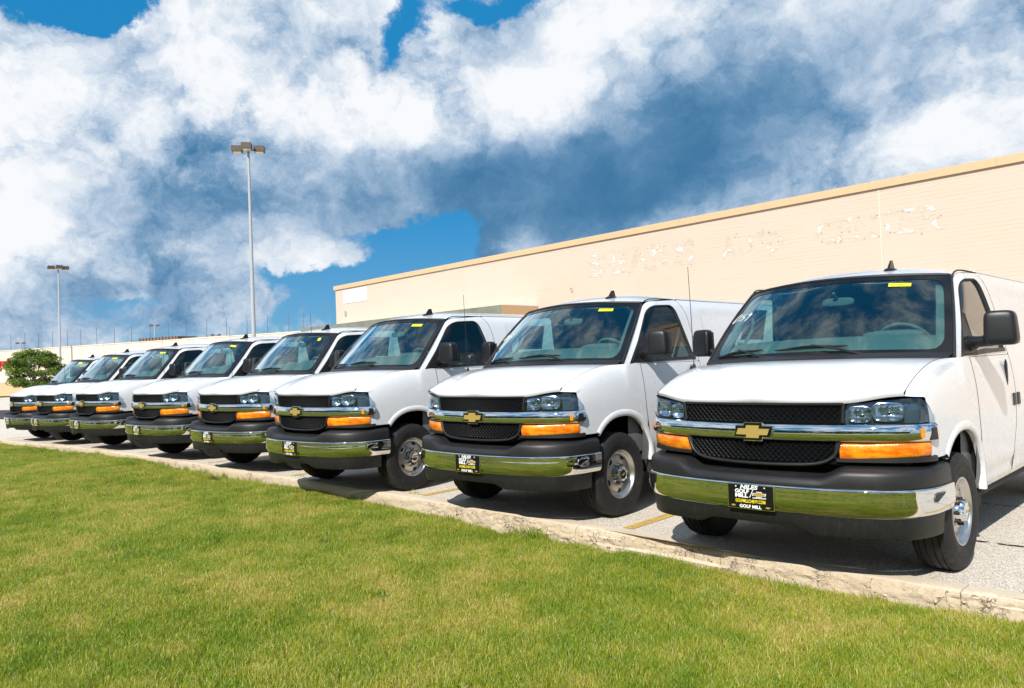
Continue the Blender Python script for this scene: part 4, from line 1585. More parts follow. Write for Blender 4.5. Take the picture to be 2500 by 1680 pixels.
# ------------------------------------------------------------------ kerb
from mathutils import noise as mnoise
kerb = tag(empty('kerb'), kind='structure')
joints = [8.0, 4.6, 1.5, -1.45, -4.45, -7.5, -10.6, -13.8, -17.2, -21, -26, -33, -42, -55]
for x1, x0 in zip(joints[:-1], joints[1:]):
    near = x0 > -9
    n = int((x1 - x0) / (0.013 if near else (0.12 if x0 > -15 else 0.5)))
    P = []
    for i in range(n + 1):
        x = x0 + 0.0015 + (x1 - x0 - 0.003) * i / n
        base = yk(x)
        zt = gz(x) + 0.014
        broke = math.exp(-((x + 3.45) / 0.55) ** 2) * 0.11 + 0.02 * math.exp(-((x + 1.0) / 0.5) ** 2)
        row = []
        cross = [(0.0, -0.30), (0.0, -0.22), (0.003, -0.18), (0.003, -0.165), (0.004, -0.15), (0.004, -0.135), (0.004, -0.12), (0.004, -0.107), (0.004, -0.095), (0.004, -0.082), (0.004, -0.07), (0.004, -0.057), (0.005, -0.045), (0.006, -0.033), (0.008, -0.022), (0.016, -0.006), (0.032, 0.0), (0.06, 0.001), (0.10, 0.001), (0.15, 0.0), (0.195, -0.001), (0.20, -0.02)]
        for (dy, dz) in cross:
            a = np.array([x * 3.0, dz * 9.0 + 3, dy * 4])
            rough = 0.0
            if dz < 0.0 or dy < 0.05:
                k = 1.0 if dy < 0.05 else 0.3
                n1 = mnoise.fractal(Vector(a), 0.9, 2.1, 5)
                n2 = mnoise.noise(Vector((x * 11, dz * 34, 1.7)))
                n3 = mnoise.noise(Vector((x * 34, dz * 70, 9.1)))
                er = max(0.0, mnoise.noise(Vector((x * 0.9, 4.2, 0))) + 0.35)
                n4 = abs(mnoise.noise(Vector((x * 19, dz * 45, 3.3))))
                rough = (0.75 if x > -7 else 0.4) * k * (0.018 * n1 + (0.25 + er) * (0.022 * max(0, n2) + 0.014 * max(0, n3) + 0.016 * n4))
            y = base + dy + max(-0.006, rough) + broke * (1.0 if dz > -0.05 and dy < 0.06 else (0.55 if dz > -0.11 and dy < 0.06 else 0.15 if dy < 0.05 else 0.0))
            z = zt + dz
            if dy < 0.06 and dz > -0.05:
                z -= 0.006 * abs(mnoise.noise(Vector((x * 7, 8, 0)))) + broke * 0.28
            if 0.05 < dy < 0.19:
                z += 0.002 * mnoise.noise(Vector((x * 9, dy * 30, 2)))
                if broke > 0.02 and y > base + 0.19:
                    y = base + 0.19
            row.append((x, y, z))
        P.append(row)
    place('kerb_stone', MB().grid(P, flip=False).mesh('kerb_stone', 'concrete', 40), kerb)

rub = MB()
for k in range(150):
    x = -9 + 9.5 * rnd.random() ** 0.8
    er = mnoise.noise(Vector((x * 0.9, 4.2, 0))) + 0.35
    if rnd.random() > 0.25 + er:
        continue
    s = rnd.uniform(0.003, 0.009) * (1.5 if rnd.random() < 0.1 else 1)
    zc = gz(x) - rnd.uniform(0.02, 0.11)
    yc = yk(x) + rnd.uniform(-0.004, 0.012)
    if abs(x + 3.45) < 0.6 and rnd.random() < 0.6:
        yc = yk(x) + rnd.uniform(0.02, 0.13)
        zc = gz(x) - 0.008 - rnd.uniform(0.0, 0.02)
    o = len(rub.v)
    pts = [Vector((rnd.gauss(0, 1), rnd.gauss(0, 1), rnd.gauss(0, 1))).normalized() for _ in range(9)]
    q = MB().ellipsoid((0, 0, 0), (1, 1, 1), 6, 4)
    sq = (rnd.uniform(.7, 1.3), rnd.uniform(.7, 1.3), rnd.uniform(.5, 1.0))
    rub.add([(x + vx * s * sq[0] * rnd.uniform(.8, 1.15), yc + vy * s * sq[1], zc + vz * s * sq[2]) for vx, vy, vz in q.v], q.f)
tag(place('loose_stones', rub.mesh('loose_stones', 'concrete', 0)), 'loose crumbled concrete bits along the broken kerb', 'rubble', kind='stuff')

# ------------------------------------------------------------------ parking lines, cracks
for (x, ya, yb) in [(-1.13, 5.33, 10.2), (-4.07, 5.33, 10.2), (-6.86, 5.31, 10.2), (-9.77, 5.31, 10.2), (-12.55, 5.31, 10.2), (-15.6, 5.25, 10.2), (-18.7, 5.15, 10.2), (-21.5, 5.05, 10.2), (-24.6, 4.9, 10.2), (1.75, 5.33, 10.2)]:
    P = []
    for t_ in np.linspace(0, 1, 12):
        y = ya + (yb - ya) * t_
        xx = x - 0.045 * (y - 5.3)
        P.append([(xx - 0.055, y, gz(xx) + 0.004), (xx + 0.055, y, gz(xx) + 0.004)])
    tag(place('parking_line', MB().grid(P, flip=True).mesh('parking_line', 'line_paint', 0)), kind='structure')
for (y, xa, xb, w) in ((6.54, -1.9, 5, 0.022), (8.12, -2.6, 5, 0.012)):
    P = []
    for x in np.linspace(xa, xb, 60):
        yy = y + 0.018 * mnoise.noise(Vector((x * 3, y, 0)))
        P.append([(x, yy - w, gz(x) + 0.003), (x, yy + w, gz(x) + 0.003)])
    tag(place('pavement_crack', MB().grid(P).mesh('pavement_crack', 'tar_crack', 0)), kind='structure')

# ------------------------------------------------------------------ grass
def grass_material():
    mat = bpy.data.materials.new('grass_blades')
    mat.use_nodes = True
    mat.node_tree.nodes.clear()
    t = NT(mat.node_tree)
    tone = t.n('ShaderNodeAttribute', out='Fac', attribute_name='tone')
    p = pos(t)
    big = t.noise(p, 0.55, 4, 0.6)
    mid = t.noise(p, 2.6, 4, 0.6)
    f = t.m('ADD', t.m('MULTIPLY', t.m('SUBTRACT', big, 0.52), 1.35), t.m('MULTIPLY', t.m('SUBTRACT', mid, 0.51), 1.5))
    dry = t.m('ADD', t.m('ADD', tone, f), 0.0)
    rp = mat.node_tree.nodes.new('ShaderNodeValToRGB')
    st = [(0.0, (0.14, 0.255, 0.013)), (0.35, (0.265, 0.37, 0.017)), (0.6, (0.425, 0.44, 0.030)), (0.82, (0.57, 0.48, 0.10)), (1.0, (0.70, 0.54, 0.23))]
    while len(rp.color_ramp.elements) < len(st):
        rp.color_ramp.elements.new(0.5)
    for e, (q, c) in zip(rp.color_ramp.elements, st):
        e.position = q
        e.color = (*c, 1)
    link(t, dry, rp.inputs[0])
    col = rp.outputs[0]
    di = t.n('ShaderNodeBsdfDiffuse', {'Color': col})
    tr = t.n('ShaderNodeBsdfTranslucent', {'Color': col})
    gl = t.n('ShaderNodeBsdfGlossy', {'Color': (0.9, 0.95, 0.8, 1), 'Roughness': 0.45})
    mx = t.n('ShaderNodeMixShader', {0: 0.38, 1: di, 2: tr})
    mx = t.n('ShaderNodeMixShader', {0: 0.05, 1: mx, 2: gl})
    t.n('ShaderNodeOutputMaterial', {'Surface': mx})
    MATS['grass_blades'] = mat


grass_material()


def tuft(nb, rad, hmin, hmax, w, dry=0.45, spread=0.5):
    v, f, tone = [], [], []
    for k in range(nb):
        a = rnd.uniform(0, 6.283)
        r = rad * math.sqrt(rnd.random())
        x, y = r * math.cos(a), r * math.sin(a)
        h = rnd.uniform(hmin, hmax) * (1.7 if rnd.random() < 0.02 else 1.0)
        la = rnd.uniform(0, 6.283)
        ln = rnd.uniform(0.05, spread) * h
        wd = w * rnd.uniform(0.7, 1.25)
        fa = rnd.uniform(0, 6.283)
        dx, dy = wd * math.cos(fa) / 2, wd * math.sin(fa) / 2
        mx_, my_ = x + 0.35 * ln * math.cos(la), y + 0.35 * ln * math.sin(la)
        tx, ty_ = x + ln * math.cos(la), y + ln * math.sin(la)
        o = len(v)
        v += [(x - dx, y - dy, -0.01), (x + dx, y + dy, -0.01), (mx_ + dx * 0.85, my_ + dy * 0.85, h * 0.6), (mx_ - dx * 0.85, my_ - dy * 0.85, h * 0.6), (tx, ty_, h)]
        f += [(o, o + 1, o + 2, o + 3), (o + 3, o + 2, o + 4)]
        tn = rnd.gauss(dry, 0.20)
        if rnd.random() < 0.20:
            tn += 0.42
        tone += [tn] * 5
    mb = MB()
    mb.v, mb.f = v, f
    me = mb.mesh('tuft', 'grass_blades', 0)
    at_ = me.attributes.new('tone', 'FLOAT', 'POINT')
    at_.data.foreach_set('value', tone)
    return me


gt = bpy.data.node_groups.new('grass_scatter', 'GeometryNodeTree')
gt.interface.new_socket(name='Geometry', in_out='INPUT', socket_type='NodeSocketGeometry')
gt.interface.new_socket(name='Geometry', in_out='OUTPUT', socket_type='NodeSocketGeometry')
gi = gt.nodes.new('NodeGroupInput')
go = gt.nodes.new('NodeGroupOutput')
oi = gt.nodes.new('GeometryNodeObjectInfo')
oi.inputs['Object'].default_value = lawn
na = gt.nodes.new('GeometryNodeInputNamedAttribute')
na.data_type = 'FLOAT'
na.inputs['Name'].default_value = 'tuft_density'
dp = gt.nodes.new('GeometryNodeDistributePointsOnFaces')
ip = gt.nodes.new('GeometryNodeInstanceOnPoints')
rr_ = gt.nodes.new('FunctionNodeRandomValue')
rr_.data_type = 'FLOAT_VECTOR'
rr_.inputs[0].default_value = (-0.12, -0.12, 0)
rr_.inputs[1].default_value = (0.12, 0.12, 6.283)
rs_ = gt.nodes.new('FunctionNodeRandomValue')
rs_.data_type = 'FLOAT'
rs_.inputs[2].default_value = 0.75
rs_.inputs[3].default_value = 1.3
L = gt.links.new
L(oi.outputs['Geometry'], dp.inputs['Mesh'])
L(na.outputs[0], dp.inputs['Density'])
L(dp.outputs['Points'], ip.inputs['Points'])
L(gi.outputs[0], ip.inputs['Instance'])
L(rr_.outputs[0], ip.inputs['Rotation'])
L(rs_.outputs[1], ip.inputs['Scale'])
L(ip.outputs[0], go.inputs[0])
grass = place('grass', tuft(120, 0.075, 0.018, 0.050, 0.0027, 0.50, 1.0))
tag(grass, 'short sunlit mown grass covering the lawn in front of the vans', 'grass', kind='stuff')
gmod = grass.modifiers.new('scatter', 'NODES')
gmod.node_group = gt

# longer blades where the mower does not reach, along the kerb
fringe_v, fringe_f, fringe_t = [], [], []
fm = MB()
tn = []
for k in range(1500):
    x = -22 + 24 * rnd.random() ** 0.55
    cl = mnoise.noise(Vector((x * 2.1, 0.3, 5)))
    if rnd.random() > 0.30 + cl:
        continue
    me = None
    nb = 7
    for b_ in range(nb):
        bx, by = x + rnd.gauss(0, 0.02), yk(x) - abs(rnd.gauss(0, 0.022)) + 0.01
        h = rnd.uniform(0.04, 0.10) * (1.0 + 0.5 * cl)
        ln = rnd.uniform(0.1, 0.6) * h
        la = rnd.uniform(0, 6.283)
        fa = rnd.uniform(0, 6.283)
        wd = 0.003
        dx, dy = wd * math.cos(fa) / 2, wd * math.sin(fa) / 2
        z0 = gz(x) + lawn_off(x) - 0.02
        tx, ty_ = bx + ln * math.cos(la), by + ln * math.sin(la)
        fm.add([(bx - dx, by - dy, z0), (bx + dx, by + dy, z0), ((bx * 0.6 + tx * 0.4) + dx, (by * 0.6 + ty_ * 0.4) + dy, z0 + h * 0.6), ((bx * 0.6 + tx * 0.4) - dx, (by * 0.6 + ty_ * 0.4) - dy, z0 + h * 0.6), (tx, ty_, z0 + h)], [(0, 1, 2, 3), (3, 2, 4)])
        tn += [rnd.gauss(0.36, 0.16)] * 5
me = fm.mesh('kerb_grass', 'grass_blades', 0)
at_ = me.attributes.new('tone', 'FLOAT', 'POINT')
at_.data.foreach_set('value', tn)
tag(place('kerb_grass', me), 'longer uncut grass fringe growing along the kerb', 'grass', kind='stuff')

# dry weeds on the lot, litter on the lawn
for k, (x, y, n_, lab) in enumerate(((-7.02, 5.30, 70, 'dry straw coloured weed at a yellow line between second and third vans'), (-9.6, 5.28, 40, 'small green weed growing at the lot edge before the third van'))):
    me = tuft(n_, 0.10, 0.01, 0.05, 0.005, 0.95 if k == 0 else 0.3, 3.0)
    tag(place('weed', me, loc=(x, y, gz(x))), lab, 'weed')
for k, (x, y, lab) in enumerate(((-1.75, 3.55, 'dark green broad leaved weed low in the middle of the lawn'), (-4.6, 3.1, 'patch of dark green clover in the lawn left of centre'))):
    me = tuft(46, 0.09, 0.02, 0.06, 0.013, -0.1, 1.6)
    tag(place('weed', me, loc=(x, y, gz(x) + lawn_off(x) - 0.01)), lab, 'weed')
lit = MB()
lit.prism([(-0.022, -0.010, 0), (0.024, -0.007, 0.004), (0.020, 0.012, 0.014), (-0.018, 0.009, 0.010)], [(-0.022, -0.010, 0.003), (0.024, -0.007, 0.007), (0.020, 0.012, 0.017), (-0.018, 0.009, 0.013)])
lx, ly = -0.86, 2.93
tag(place('paper_scrap', lit.mesh('paper_scrap', 'white_print', 0), loc=(lx, ly, lawn_off(0) + 0.052), rotz=0.7), 'tiny white scrap of paper lying on the lawn', 'litter')


# ------------------------------------------------------------------ main building
def b_brick(t, b):
    p = pos(t)
    zz = t.n('ShaderNodeSeparateXYZ', {0: p}, out=2)
    xx = t.n('ShaderNodeSeparateXYZ', {0: p}, out=0)
    row = t.m('DIVIDE', t.m('ADD', zz, t.m('MULTIPLY', t.noise(p, 0.8, 2, 0.5), 0.012)), 0.105)
    fr = t.m('FRACT', row)
    line = t.ramp(t.m('ABSOLUTE', t.m('SUBTRACT', fr, 0.5)), 0.43, 0.49)
    colm = t.m('FRACT', t.m('ADD', t.m('DIVIDE', xx, 0.31), t.m('MULTIPLY', t.m('FLOOR', row), 0.5)))
    vline = t.ramp(t.m('ABSOLUTE', t.m('SUBTRACT', colm, 0.5)), 0.475, 0.495)
    vis = t.ramp(t.noise(t.v('MULTIPLY', p, (0.35, 1.0, 5.0)), 1.0, 5, 0.65), 0.36, 0.68)
    lines = t.m('MAXIMUM', t.m('MULTIPLY', line, t.m('ADD', 0.18, t.m('MULTIPLY', vis, 0.72))), t.m('MULTIPLY', vline, 0.10))
    br = t.mix(lines, (0.525, 0.435, 0.355, 1), (0.36, 0.28, 0.20, 1))
    big = t.noise(p, 0.5, 5, 0.6)
    zonal = t.noise(t.v('MULTIPLY', p, (0.4, 1, 9.0)), 1.0, 4, 0.6)
    c = t.mix(t.m('MULTIPLY', t.ramp(big, 0.4, 0.7), 0.30), br, (0.555, 0.475, 0.395, 1))
    c = t.mix(t.m('MULTIPLY', t.ramp(zonal, 0.45, 0.7), 0.18), c, (0.51, 0.415, 0.325, 1))
    sp = t.ramp(t.noise(p, 3.1, 3, 0.5), 0.735, 0.76)
    c = t.mix(t.m('MULTIPLY', sp, 0.55), c, (0.42, 0.29, 0.18, 1))
    link(t, c, b.inputs['Base Color'])
    bump(t, b, lines, -0.004, 0.6)


principled('cream_brick', (0.7, 0.6, 0.46), 0.8, spec=0.25, build=b_brick)
principled('store_cream', (0.66, 0.565, 0.455), 0.8)
principled('coping_tan', (0.56, 0.385, 0.225), 0.55)
principled('white_board', (0.80, 0.78, 0.74), 0.6)
worn('ghost_paint', (0.68, 0.63, 0.565), 0.46, 0.62, 2.4, (1, 1, 1.6))
worn('ghost_stain', (0.50, 0.40, 0.305), 0.46, 1.15, 1.9)
principled('bolt_grey', (0.35, 0.33, 0.32), 0.6)


def b_canopy(t, b):
    n1 = t.noise(pos(t), 1.2, 5, 0.65)
    link(t, t.mix(n1, (0.09, 0.10, 0.075, 1), (0.27, 0.28, 0.23, 1)), b.inputs['Base Color'])


principled('canopy_metal', (0.18, 0.19, 0.15), 0.5, build=b_canopy)
principled('canopy_tan', (0.48, 0.31, 0.17), 0.8)

YB = 22.0


def ztop_b(x):
    return 5.72 + (x + 35.36) * 0.0062


bld = tag(empty('brick_building', (-14, YB, 0)), 'long cream painted brick building with tan coping behind the vans', 'building')


def bpart(name, mb, mat, smooth=0, parent=None):
    o = place(name, mb.mesh(name, mat, smooth) if isinstance(mb, MB) else mb, parent or bld)
    if parent is None:
        o.matrix_parent_inverse = Matrix.Translation((14, -YB, 0))
    return o


XW = np.linspace(-35.36, 25, 40)
bpart('front_wall', MB().grid([[(x, YB, z) for z in (-0.5, ztop_b(x))] for x in XW]), 'cream_brick')
bpart('side_wall', MB().add([(-35.36, YB, -0.5), (-35.36, 60, -0.5), (-35.36, 60, 5.72), (-35.36, YB, 5.72)], [(0, 3, 2, 1)]), 'cream_brick')
bpart('flat_roof', MB().add([(-35.3, YB + 0.1, 5.70), (25, YB + 0.1, 6.05), (25, 60, 6.05), (-35.3, 60, 5.70)], [(0, 1, 2, 3)]), 'bolt_grey')
cop = MB()
for xa, xb in zip(np.arange(-35.44, 25, 3.05), np.arange(-35.44, 25, 3.05) + 3.045):
    c_ = MB()
    lp = [(YB - 0.07, 0.0), (YB - 0.075, 0.20), (YB - 0.05, 0.215), (YB + 0.35, 0.22), (YB + 0.35, 0.0)]
    c_.prism([(xa, y, ztop_b(xa) + z - 0.02) for y, z in lp], [(xb, y, ztop_b(xb) + z - 0.02) for y, z in lp])
    bpart('coping_piece', c_, 'coping_tan')
c_ = MB().box((-35.44, YB + 0.35, 5.70), (-35.30, 60, 5.92))
bpart('coping_piece', c_, 'coping_tan')
# control joint
bpart('control_joint', MB().box((-7.775, YB - 0.012, -0.4), (-7.755, YB + 0.01, ztop_b(-7.8) - 0.03)), 'store_cream')
# board, ring, vent, bolts
bpart('white_board', MB().box((-34.55, YB - 0.03, 4.93), (-32.47, YB - 0.003, 5.60)), 'white_board')
rg = MB()
rg.tube([(-18.95 + 0.055 * math.cos(t_), YB - 0.02, 4.16 + 0.075 * math.sin(t_)) for t_ in np.linspace(0, 6.283, 17)], 0.013, 6)
bpart('pipe_ring', rg, 'coping_tan', 60)
vb = MB().box((-34.50, YB - 0.06, 4.30), (-34.36, YB, 4.52))
bpart('wall_vent', vb, 'bolt_grey')
# faded sign lettering


def wall_text(s, x0, x1, zb, zt, mat, off, name, bold=0.0):
    me = text_mesh(name, s, 1.0, mat, bold=bold)
    xa = [v.co.x for v in me.vertices]
    za = [v.co.y for v in me.vertices]
    ax, bx, az, bz = min(xa), max(xa), min(za), max(za)
    map_mesh(me, lambda x, y, z: Vector((x0 + (x - ax) / (bx - ax) * (x1 - x0), YB - off, zb + (y - az) / (bz - az) * (zt - zb))))
    return bpart(name, me, None)


for ch, xa, xb in zip('SEARS', (-18.10, -17.05, -16.25, -15.30, -14.40), (-17.25, -16.40, -15.40, -14.55, -13.60)):
    wall_text(ch, xa, xb, 4.50, 5.34, 'ghost_paint', 0.006, 'ghost_letter', 0.02)
    wall_text(ch, xa - 0.05, xb + 0.05, 4.46, 5.40, 'ghost_stain', 0.004, 'ghost_letter_stain', 0.05)
for ch, xa, xb in zip('AUTO', (-12.62, -12.02, -11.50, -11.10), (-12.10, -11.58, -11.15, -10.60)):
    wall_text(ch, xa, xb, 4.52, 5.18, 'ghost_paint', 0.006, 'ghost_letter', 0.015)
    wall_text(ch, xa - 0.04, xb + 0.04, 4.48, 5.22, 'ghost_stain', 0.004, 'ghost_letter_stain', 0.04)
for ch, xa, xb in zip('CENTER', (-9.55, -8.95, -8.45, -7.80, -7.30, -6.78), (-9.02, -8.52, -7.90, -7.36, -6.86, -6.22)):
    wall_text(ch, xa, xb, 4.55, 5.20, 'ghost_paint', 0.006, 'ghost_letter', 0.015)
    wall_text(ch, xa - 0.04, xb + 0.04, 4.51, 5.24, 'ghost_stain', 0.004, 'ghost_letter_stain', 0.04)
for k in range(46):
    x = rnd.choice([rnd.uniform(-18.1, -13.6), rnd.uniform(-12.6, -10.6), rnd.uniform(-9.5, -6.2)])
    z = rnd.choice([4.52, 4.60, 5.15, 5.22, 4.85]) + rnd.uniform(-0.05, 0.05)
    bo = MB().ellipsoid((x, YB - 0.006, z), (0.022, 0.012, 0.022), 8, 4)
    bpart('bolt_stub', bo, 'bolt_grey', 60)
# canopy over the loading side
can = bpart('canopy', MB().box((-35.45, 20.0, 3.40), (-20.74, YB - 0.004, 3.69)), 'canopy_metal')
tri = MB().prism([(-35.4, 20.02, 3.692), (-35.4, YB - 0.006, 3.692), (-35.4, YB - 0.006, 3.86)], [(-20.75, 20.02, 3.692), (-20.75, YB - 0.006, 3.692), (-20.75, YB - 0.006, 3.90)])
place('canopy_flashing', tri.mesh('canopy_flashing', 'white_board', 0), can)
ef = MB().box((-20.742, 20.0, 2.55), (-20.70, YB - 0.01, 3.685))
place('canopy_end', ef.mesh('canopy_end', 'canopy_tan', 0), can)
ef = MB().box((-35.47, 19.96, 3.30), (-20.72, 19.998, 3.69))
place('canopy_fascia', ef.mesh('canopy_fascia', 'canopy_metal', 0), can)

# ------------------------------------------------------------------ store at the far left
principled('store_white', (0.74, 0.72, 0.68), 0.8)
principled('store_salmon', (0.60, 0.36, 0.20), 0.8)
principled('sign_red', (0.62, 0.015, 0.02), 0.45)
principled('screen_brown', (0.16, 0.10, 0.075), 0.7)
principled('rod_dark', (0.10, 0.12, 0.14), 0.6)
S0 = np.array([-112.356, 21.955])
SD = np.array([47.165, 18.286])
SL = float(np.linalg.norm(SD))
SD = SD / SL
SN = np.array([SD[1], -SD[0]])     # towards the lot


def sw_pt(s, z, out=0.0):
    q = S0 + SD * s + SN * out
    return (q[0], q[1], z)


store = tag(empty('store_building', sw_pt(20, 0)), 'low cream store building with salmon base at the far left', 'building')


def spart(name, mb, mat, smooth=0):
    o = place(name, mb.mesh(name, mat, smooth) if isinstance(mb, MB) else mb, store)
    o.matrix_parent_inverse = Matrix.Translation(tuple(-c for c in sw_pt(20, 0)))
    return o


def sbox(s0, s1, z0, z1, o0, o1):
    c = [(s0, o0), (s1, o0), (s1, o1), (s0, o1)]
    return MB().prism([sw_pt(s, z0, o) for s, o in c], [sw_pt(s, z1, o) for s, o in c])


spart('wall', sbox(-35, 75, -0.5, 5.42, -30, 0), 'store_cream')
spart('wall_cap', sbox(-35, 75, 5.42, 5.52, -30, 0.06), 'store_cream')
spart('wall_band', sbox(-35, 75, 1.62, 2.10, 0.0, 0.05), 'store_white')
spart('base_course', sbox(-35, 75, -0.5, 1.62, 0.0, 0.08), 'store_salmon')
for k in range(12):
    s = 3.5 + k * 5.6
    spart('wall_joint', sbox(s, s + 0.05, 2.1, 5.4, 0, 0.012), 'store_salmon')
me = None
letters = []
cur = 1.99
for ch, w, (lo, hi) in (('t', 0.62, (3.40, 4.55)), ('e', 0.86, (3.40, 4.24)), ('g', 0.88, (3.06, 4.24)), ('r', 0.55, (3.40, 4.24)), ('a', 0.82, (3.40, 4.24)), ('T', 0.98, (3.40, 4.50))):
    me = text_mesh('sign_letter', ch, 1.0, 'sign_red', extrude=0.08, bold=0.025)
    xa = [v.co.x for v in me.vertices]
    za = [v.co.y for v in me.vertices]
    ax, bx, az, bz = min(xa), max(xa), min(za), max(za)
    c1 = cur
    map_mesh(me, lambda x, y, z: Vector(sw_pt(c1 - w + (x - ax) / (bx - ax) * w, lo + (y - az) / (bz - az) * (hi - lo), 0.12 + z)))
    spart('sign_letter', me, None)
    cur -= w + 0.07
sc = sbox(16.9, 23.4, 5.3, 6.28, -9, -6)
scr = tag(place('roof_screen', sc.mesh('roof_screen', 'screen_brown', 0)), 'brown louvred equipment screen on the far store roof', 'equipment screen')
for k in range(12):
    place('screen_slat', sbox(17.0 + k * 0.54, 17.2 + k * 0.54, 5.3, 6.30, -6, -5.9).mesh('screen_slat', 'rod_dark' if k % 3 == 0 else 'screen_brown', 0), scr)
duct = sbox(23.6, 31.0, 5.3, 6.02, -9, -6.4)
tag(place('roof_duct', duct.mesh('roof_duct', 'bolt_grey', 0)), 'pale grey roof duct beside the brown screen on the store', 'duct')
ORD = 'first second third fourth fifth sixth seventh eighth ninth tenth eleventh twelfth thirteenth fourteenth fifteenth sixteenth seventeenth eighteenth'.split()
for k, s in enumerate((1.5, 4.13, 6.7, 9.21, 11.81, 14.14, 16.84, 19.73, 22.49, 25.42, 28.15, 30.87, 33.76, 36.56, 39.34, 42.04, 44.77, 46.61)):
    r_ = MB().tube([(0, 0, 0), (0, 0, 0.3), (0, 0, 1.0), (0, 0, 1.98)], [0.045, 0.03, 0.026, 0.02], 6)
    tag(place('roof_rod', r_.mesh('roof_rod', 'rod_dark', 60), loc=sw_pt(s, 5.5, -0.4)), ORD[k] + ' thin dark rod from the left along the store roof edge', 'rod', 'thin rods along the store roof')

# ------------------------------------------------------------------ lamp posts
principled('pole_paint', (0.36, 0.38, 0.40), 0.5)
principled('lamp_brown', (0.085, 0.062, 0.05), 0.6)
principled('lamp_lens', (0.62, 0.50, 0.28), 0.25)


def at_depth(px, py, dep):
    return CAM + RW @ np.array([px - W_PX / 2, py - H_PX / 2, F_PX]) * (dep / F_PX)


def lamp_post(top, label, heads, k=1.0, r0=0.15, rz=0.0):
    base = (top[0], top[1], -0.1)
    h = top[2] + 0.1
    root = tag(empty('lamp_post', base), label, 'lamp post', 'car park lamp posts')
    pm = MB().tube([(0, 0, 0), (0, 0, 0.5), (0, 0, h * 0.5), (0, 0, h - 0.25 * k)], [r0, r0, r0 * 0.8, r0 * 0.55], 12)
    place('pole', pm.mesh('pole', 'pole_paint', 60), root)
    place('pole_base', MB().tube([(0, 0, 0), (0, 0, 0.6)], [r0 * 2.4, r0 * 2.2], 16).mesh('pole_base', 'concrete', 40), root)
    for a in heads:
        a += rz
        d = np.array([math.cos(a), math.sin(a), 0])
        n_ = np.array([-d[1], d[0], 0])
        up_ = np.array([0, 0, 1.0])
        c = d * 0.72 * k + up_ * (h - 0.2 * k)

        def bx(l, w, z0, z1, cc=c):
            lo = [cc + d * i * l + n_ * j * w + up_ * z0 for i, j in ((-1, -1), (1, -1), (1, 1), (-1, 1))]
            hi = [cc + d * i * l + n_ * j * w + up_ * z1 for i, j in ((-1, -1), (1, -1), (1, 1), (-1, 1))]
            return MB().prism(lo, hi)
        hd_ = place('lamp_head', bx(0.34 * k, 0.32 * k, -0.17 * k, 0.20 * k).mesh('lamp_head', 'lamp_brown', 0), root)
        place('lamp_lens', bx(0.25 * k, 0.24 * k, -0.215 * k, -0.165 * k).mesh('lamp_lens', 'lamp_lens', 0), hd_)
        place('arm', MB().tube([up_ * (h - 0.25 * k), up_ * (h - 0.25 * k) + d * 0.42 * k], 0.05 * k, 6).mesh('arm', 'lamp_brown', 60), root)


toward = math.atan2(-23.9, 48.96)
lamp_post(at_depth(606, 358, 52), 'tall grey lamp post with three brown heads behind the middle vans', (toward - 0.15, toward + math.pi / 2 - 0.15, toward - math.pi / 2 - 0.15))
lamp_post(at_depth(142, 650, 89), 'slender lamp post beside the leafy tree at the left', (toward, toward + math.pi / 2, toward - math.pi / 2), 1.0, 0.14, 0.35)
lamp_post(at_depth(377, 793, 150), 'distant twin headed lamp post above the brown roof screen', (toward + math.pi / 2, toward - math.pi / 2), 0.85, 0.15)
lamp_post(at_depth(50, 836, 170), 'smallest distant lamp post over the store roof at far left', (toward + math.pi / 2, toward - math.pi / 2), 0.85, 0.15)
lamp_post(at_depth(527, 816, 150), 'lamp post with only its heads showing above the store roof', (toward + math.pi / 2, toward - math.pi / 2), 0.85, 0.15)

# ------------------------------------------------------------------ trees
def b_leaf(t, b):
    tone = t.n('ShaderNodeAttribute', out='Fac', attribute_name='tone')
    c = t.mix(tone, (0.045, 0.095, 0.012, 1), (0.19, 0.27, 0.035, 1))
    link(t, c, b.inputs['Base Color'])
    b.inputs['Subsurface Weight'].default_value = 0.0


principled('leaves', (0.07, 0.12, 0.02), 0.6, spec=0.3, build=b_leaf)
principled('bark', (0.09, 0.065, 0.045), 0.9)


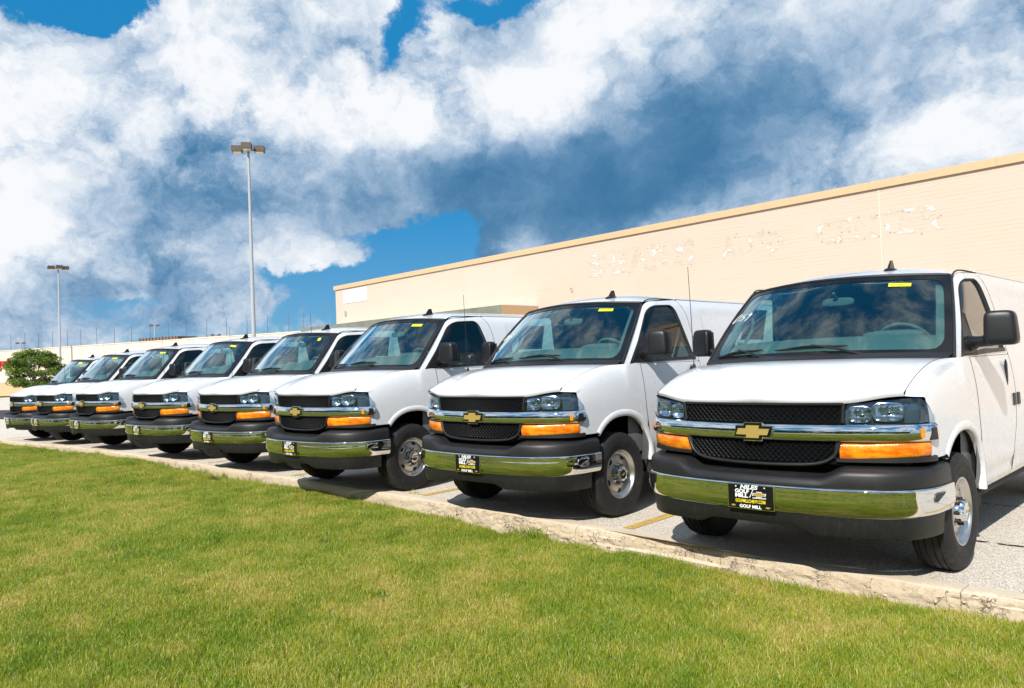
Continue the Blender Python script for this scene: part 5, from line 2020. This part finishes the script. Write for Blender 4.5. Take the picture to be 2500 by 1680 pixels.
def leaf_mesh(name, clumps, per, size):
    mb = MB()
    tn_ = []
    for (c, r) in clumps:
        ct = rnd.uniform(0.15, 0.75)
        for _ in range(per):
            d = Vector((rnd.gauss(0, 1), rnd.gauss(0, 1), rnd.gauss(0, 1))).normalized() * (rnd.random() ** 0.45)
            p = Vector(c) + Vector((d.x * r[0], d.y * r[1], d.z * r[2]))
            a = Vector((rnd.gauss(0, 1), rnd.gauss(0, 1), rnd.gauss(0, 0.6))).normalized()
            n_ = Vector((rnd.gauss(0, 1), rnd.gauss(0, 1), rnd.gauss(0, 1))).normalized()
            w = a.cross(n_).normalized()
            s = size * rnd.uniform(0.6, 1.3)
            mb.add([p - a * s, p + w * s * 0.55, p + a * s, p - w * s * 0.55], [(0, 1, 2, 3)])
            tn_ += [min(1, max(0, rnd.gauss(ct, 0.2)))] * 4
    me = mb.mesh(name, 'leaves', 0)
    at_ = me.attributes.new('tone', 'FLOAT', 'POINT')
    at_.data.foreach_set('value', tn_)
    return me


def tree(base, h, wid, label):
    root = tag(empty('tree', base), label, 'tree')
    tk = MB()
    tk.tube([(0, 0, 0), (0.03, 0, h * 0.2), (0.0, 0.05, h * 0.42)], [0.16, 0.12, 0.10], 8)
    cl = []
    for k in range(11):
        a = rnd.uniform(0, 6.283)
        rad = wid * rnd.uniform(0.18, 0.40)
        top = np.array([rad * math.cos(a), rad * math.sin(a), h * rnd.uniform(0.48, 0.86)])
        tk.tube([(0, 0.02, h * rnd.uniform(0.22, 0.42)), tuple(top * 0.55 + np.array([0, 0, h * 0.18])), tuple(top)], [0.07, 0.045, 0.02], 6)
    for k in range(88):
        a = rnd.uniform(0, 6.283)
        zz = rnd.uniform(0.24, 0.94)
        env = math.sin(math.pi * min(1, (zz - 0.08) / 0.95)) ** 0.7
        rad = wid * 0.47 * env * math.sqrt(rnd.uniform(0.15, 1.0))
        s = rnd.uniform(0.40, 0.75)
        cl.append(((rad * math.cos(a), rad * math.sin(a), h * zz), (s * 1.15, s * 1.15, s * 0.6)))
    place('trunk', tk.mesh('trunk', 'bark', 60), root)
    place('crown', leaf_mesh('crown', cl, 260, 0.085), root)


tb_ = at_depth(84, 950, 76)
tree((tb_[0], tb_[1], -0.1), 4.9, 5.4, 'round leafy green tree standing before the far store')
vg = MB().add([sw_pt(-30, 0.02, 3), sw_pt(12, 0.02, 3), sw_pt(12, 0.02, 9), sw_pt(-30, 0.02, 9)], [(0, 1, 2, 3)])
tag(place('verge', vg.mesh('verge', 'far_grass', 0)), kind='structure')
# wooded edge across the street, behind the photographer (seen only in the chrome)
cl = []
for k in range(210):
    x = rnd.uniform(-90, 60)
    cl.append(((x, rnd.uniform(-34, -25), rnd.uniform(0.8, 7.5)), (3.2, 2.5, 2.2)))
wd_ = place('woodland', leaf_mesh('woodland', cl, 60, 0.75))
tag(wd_, 'dense dark green wood across the street behind the camera', 'woodland', kind='stuff')
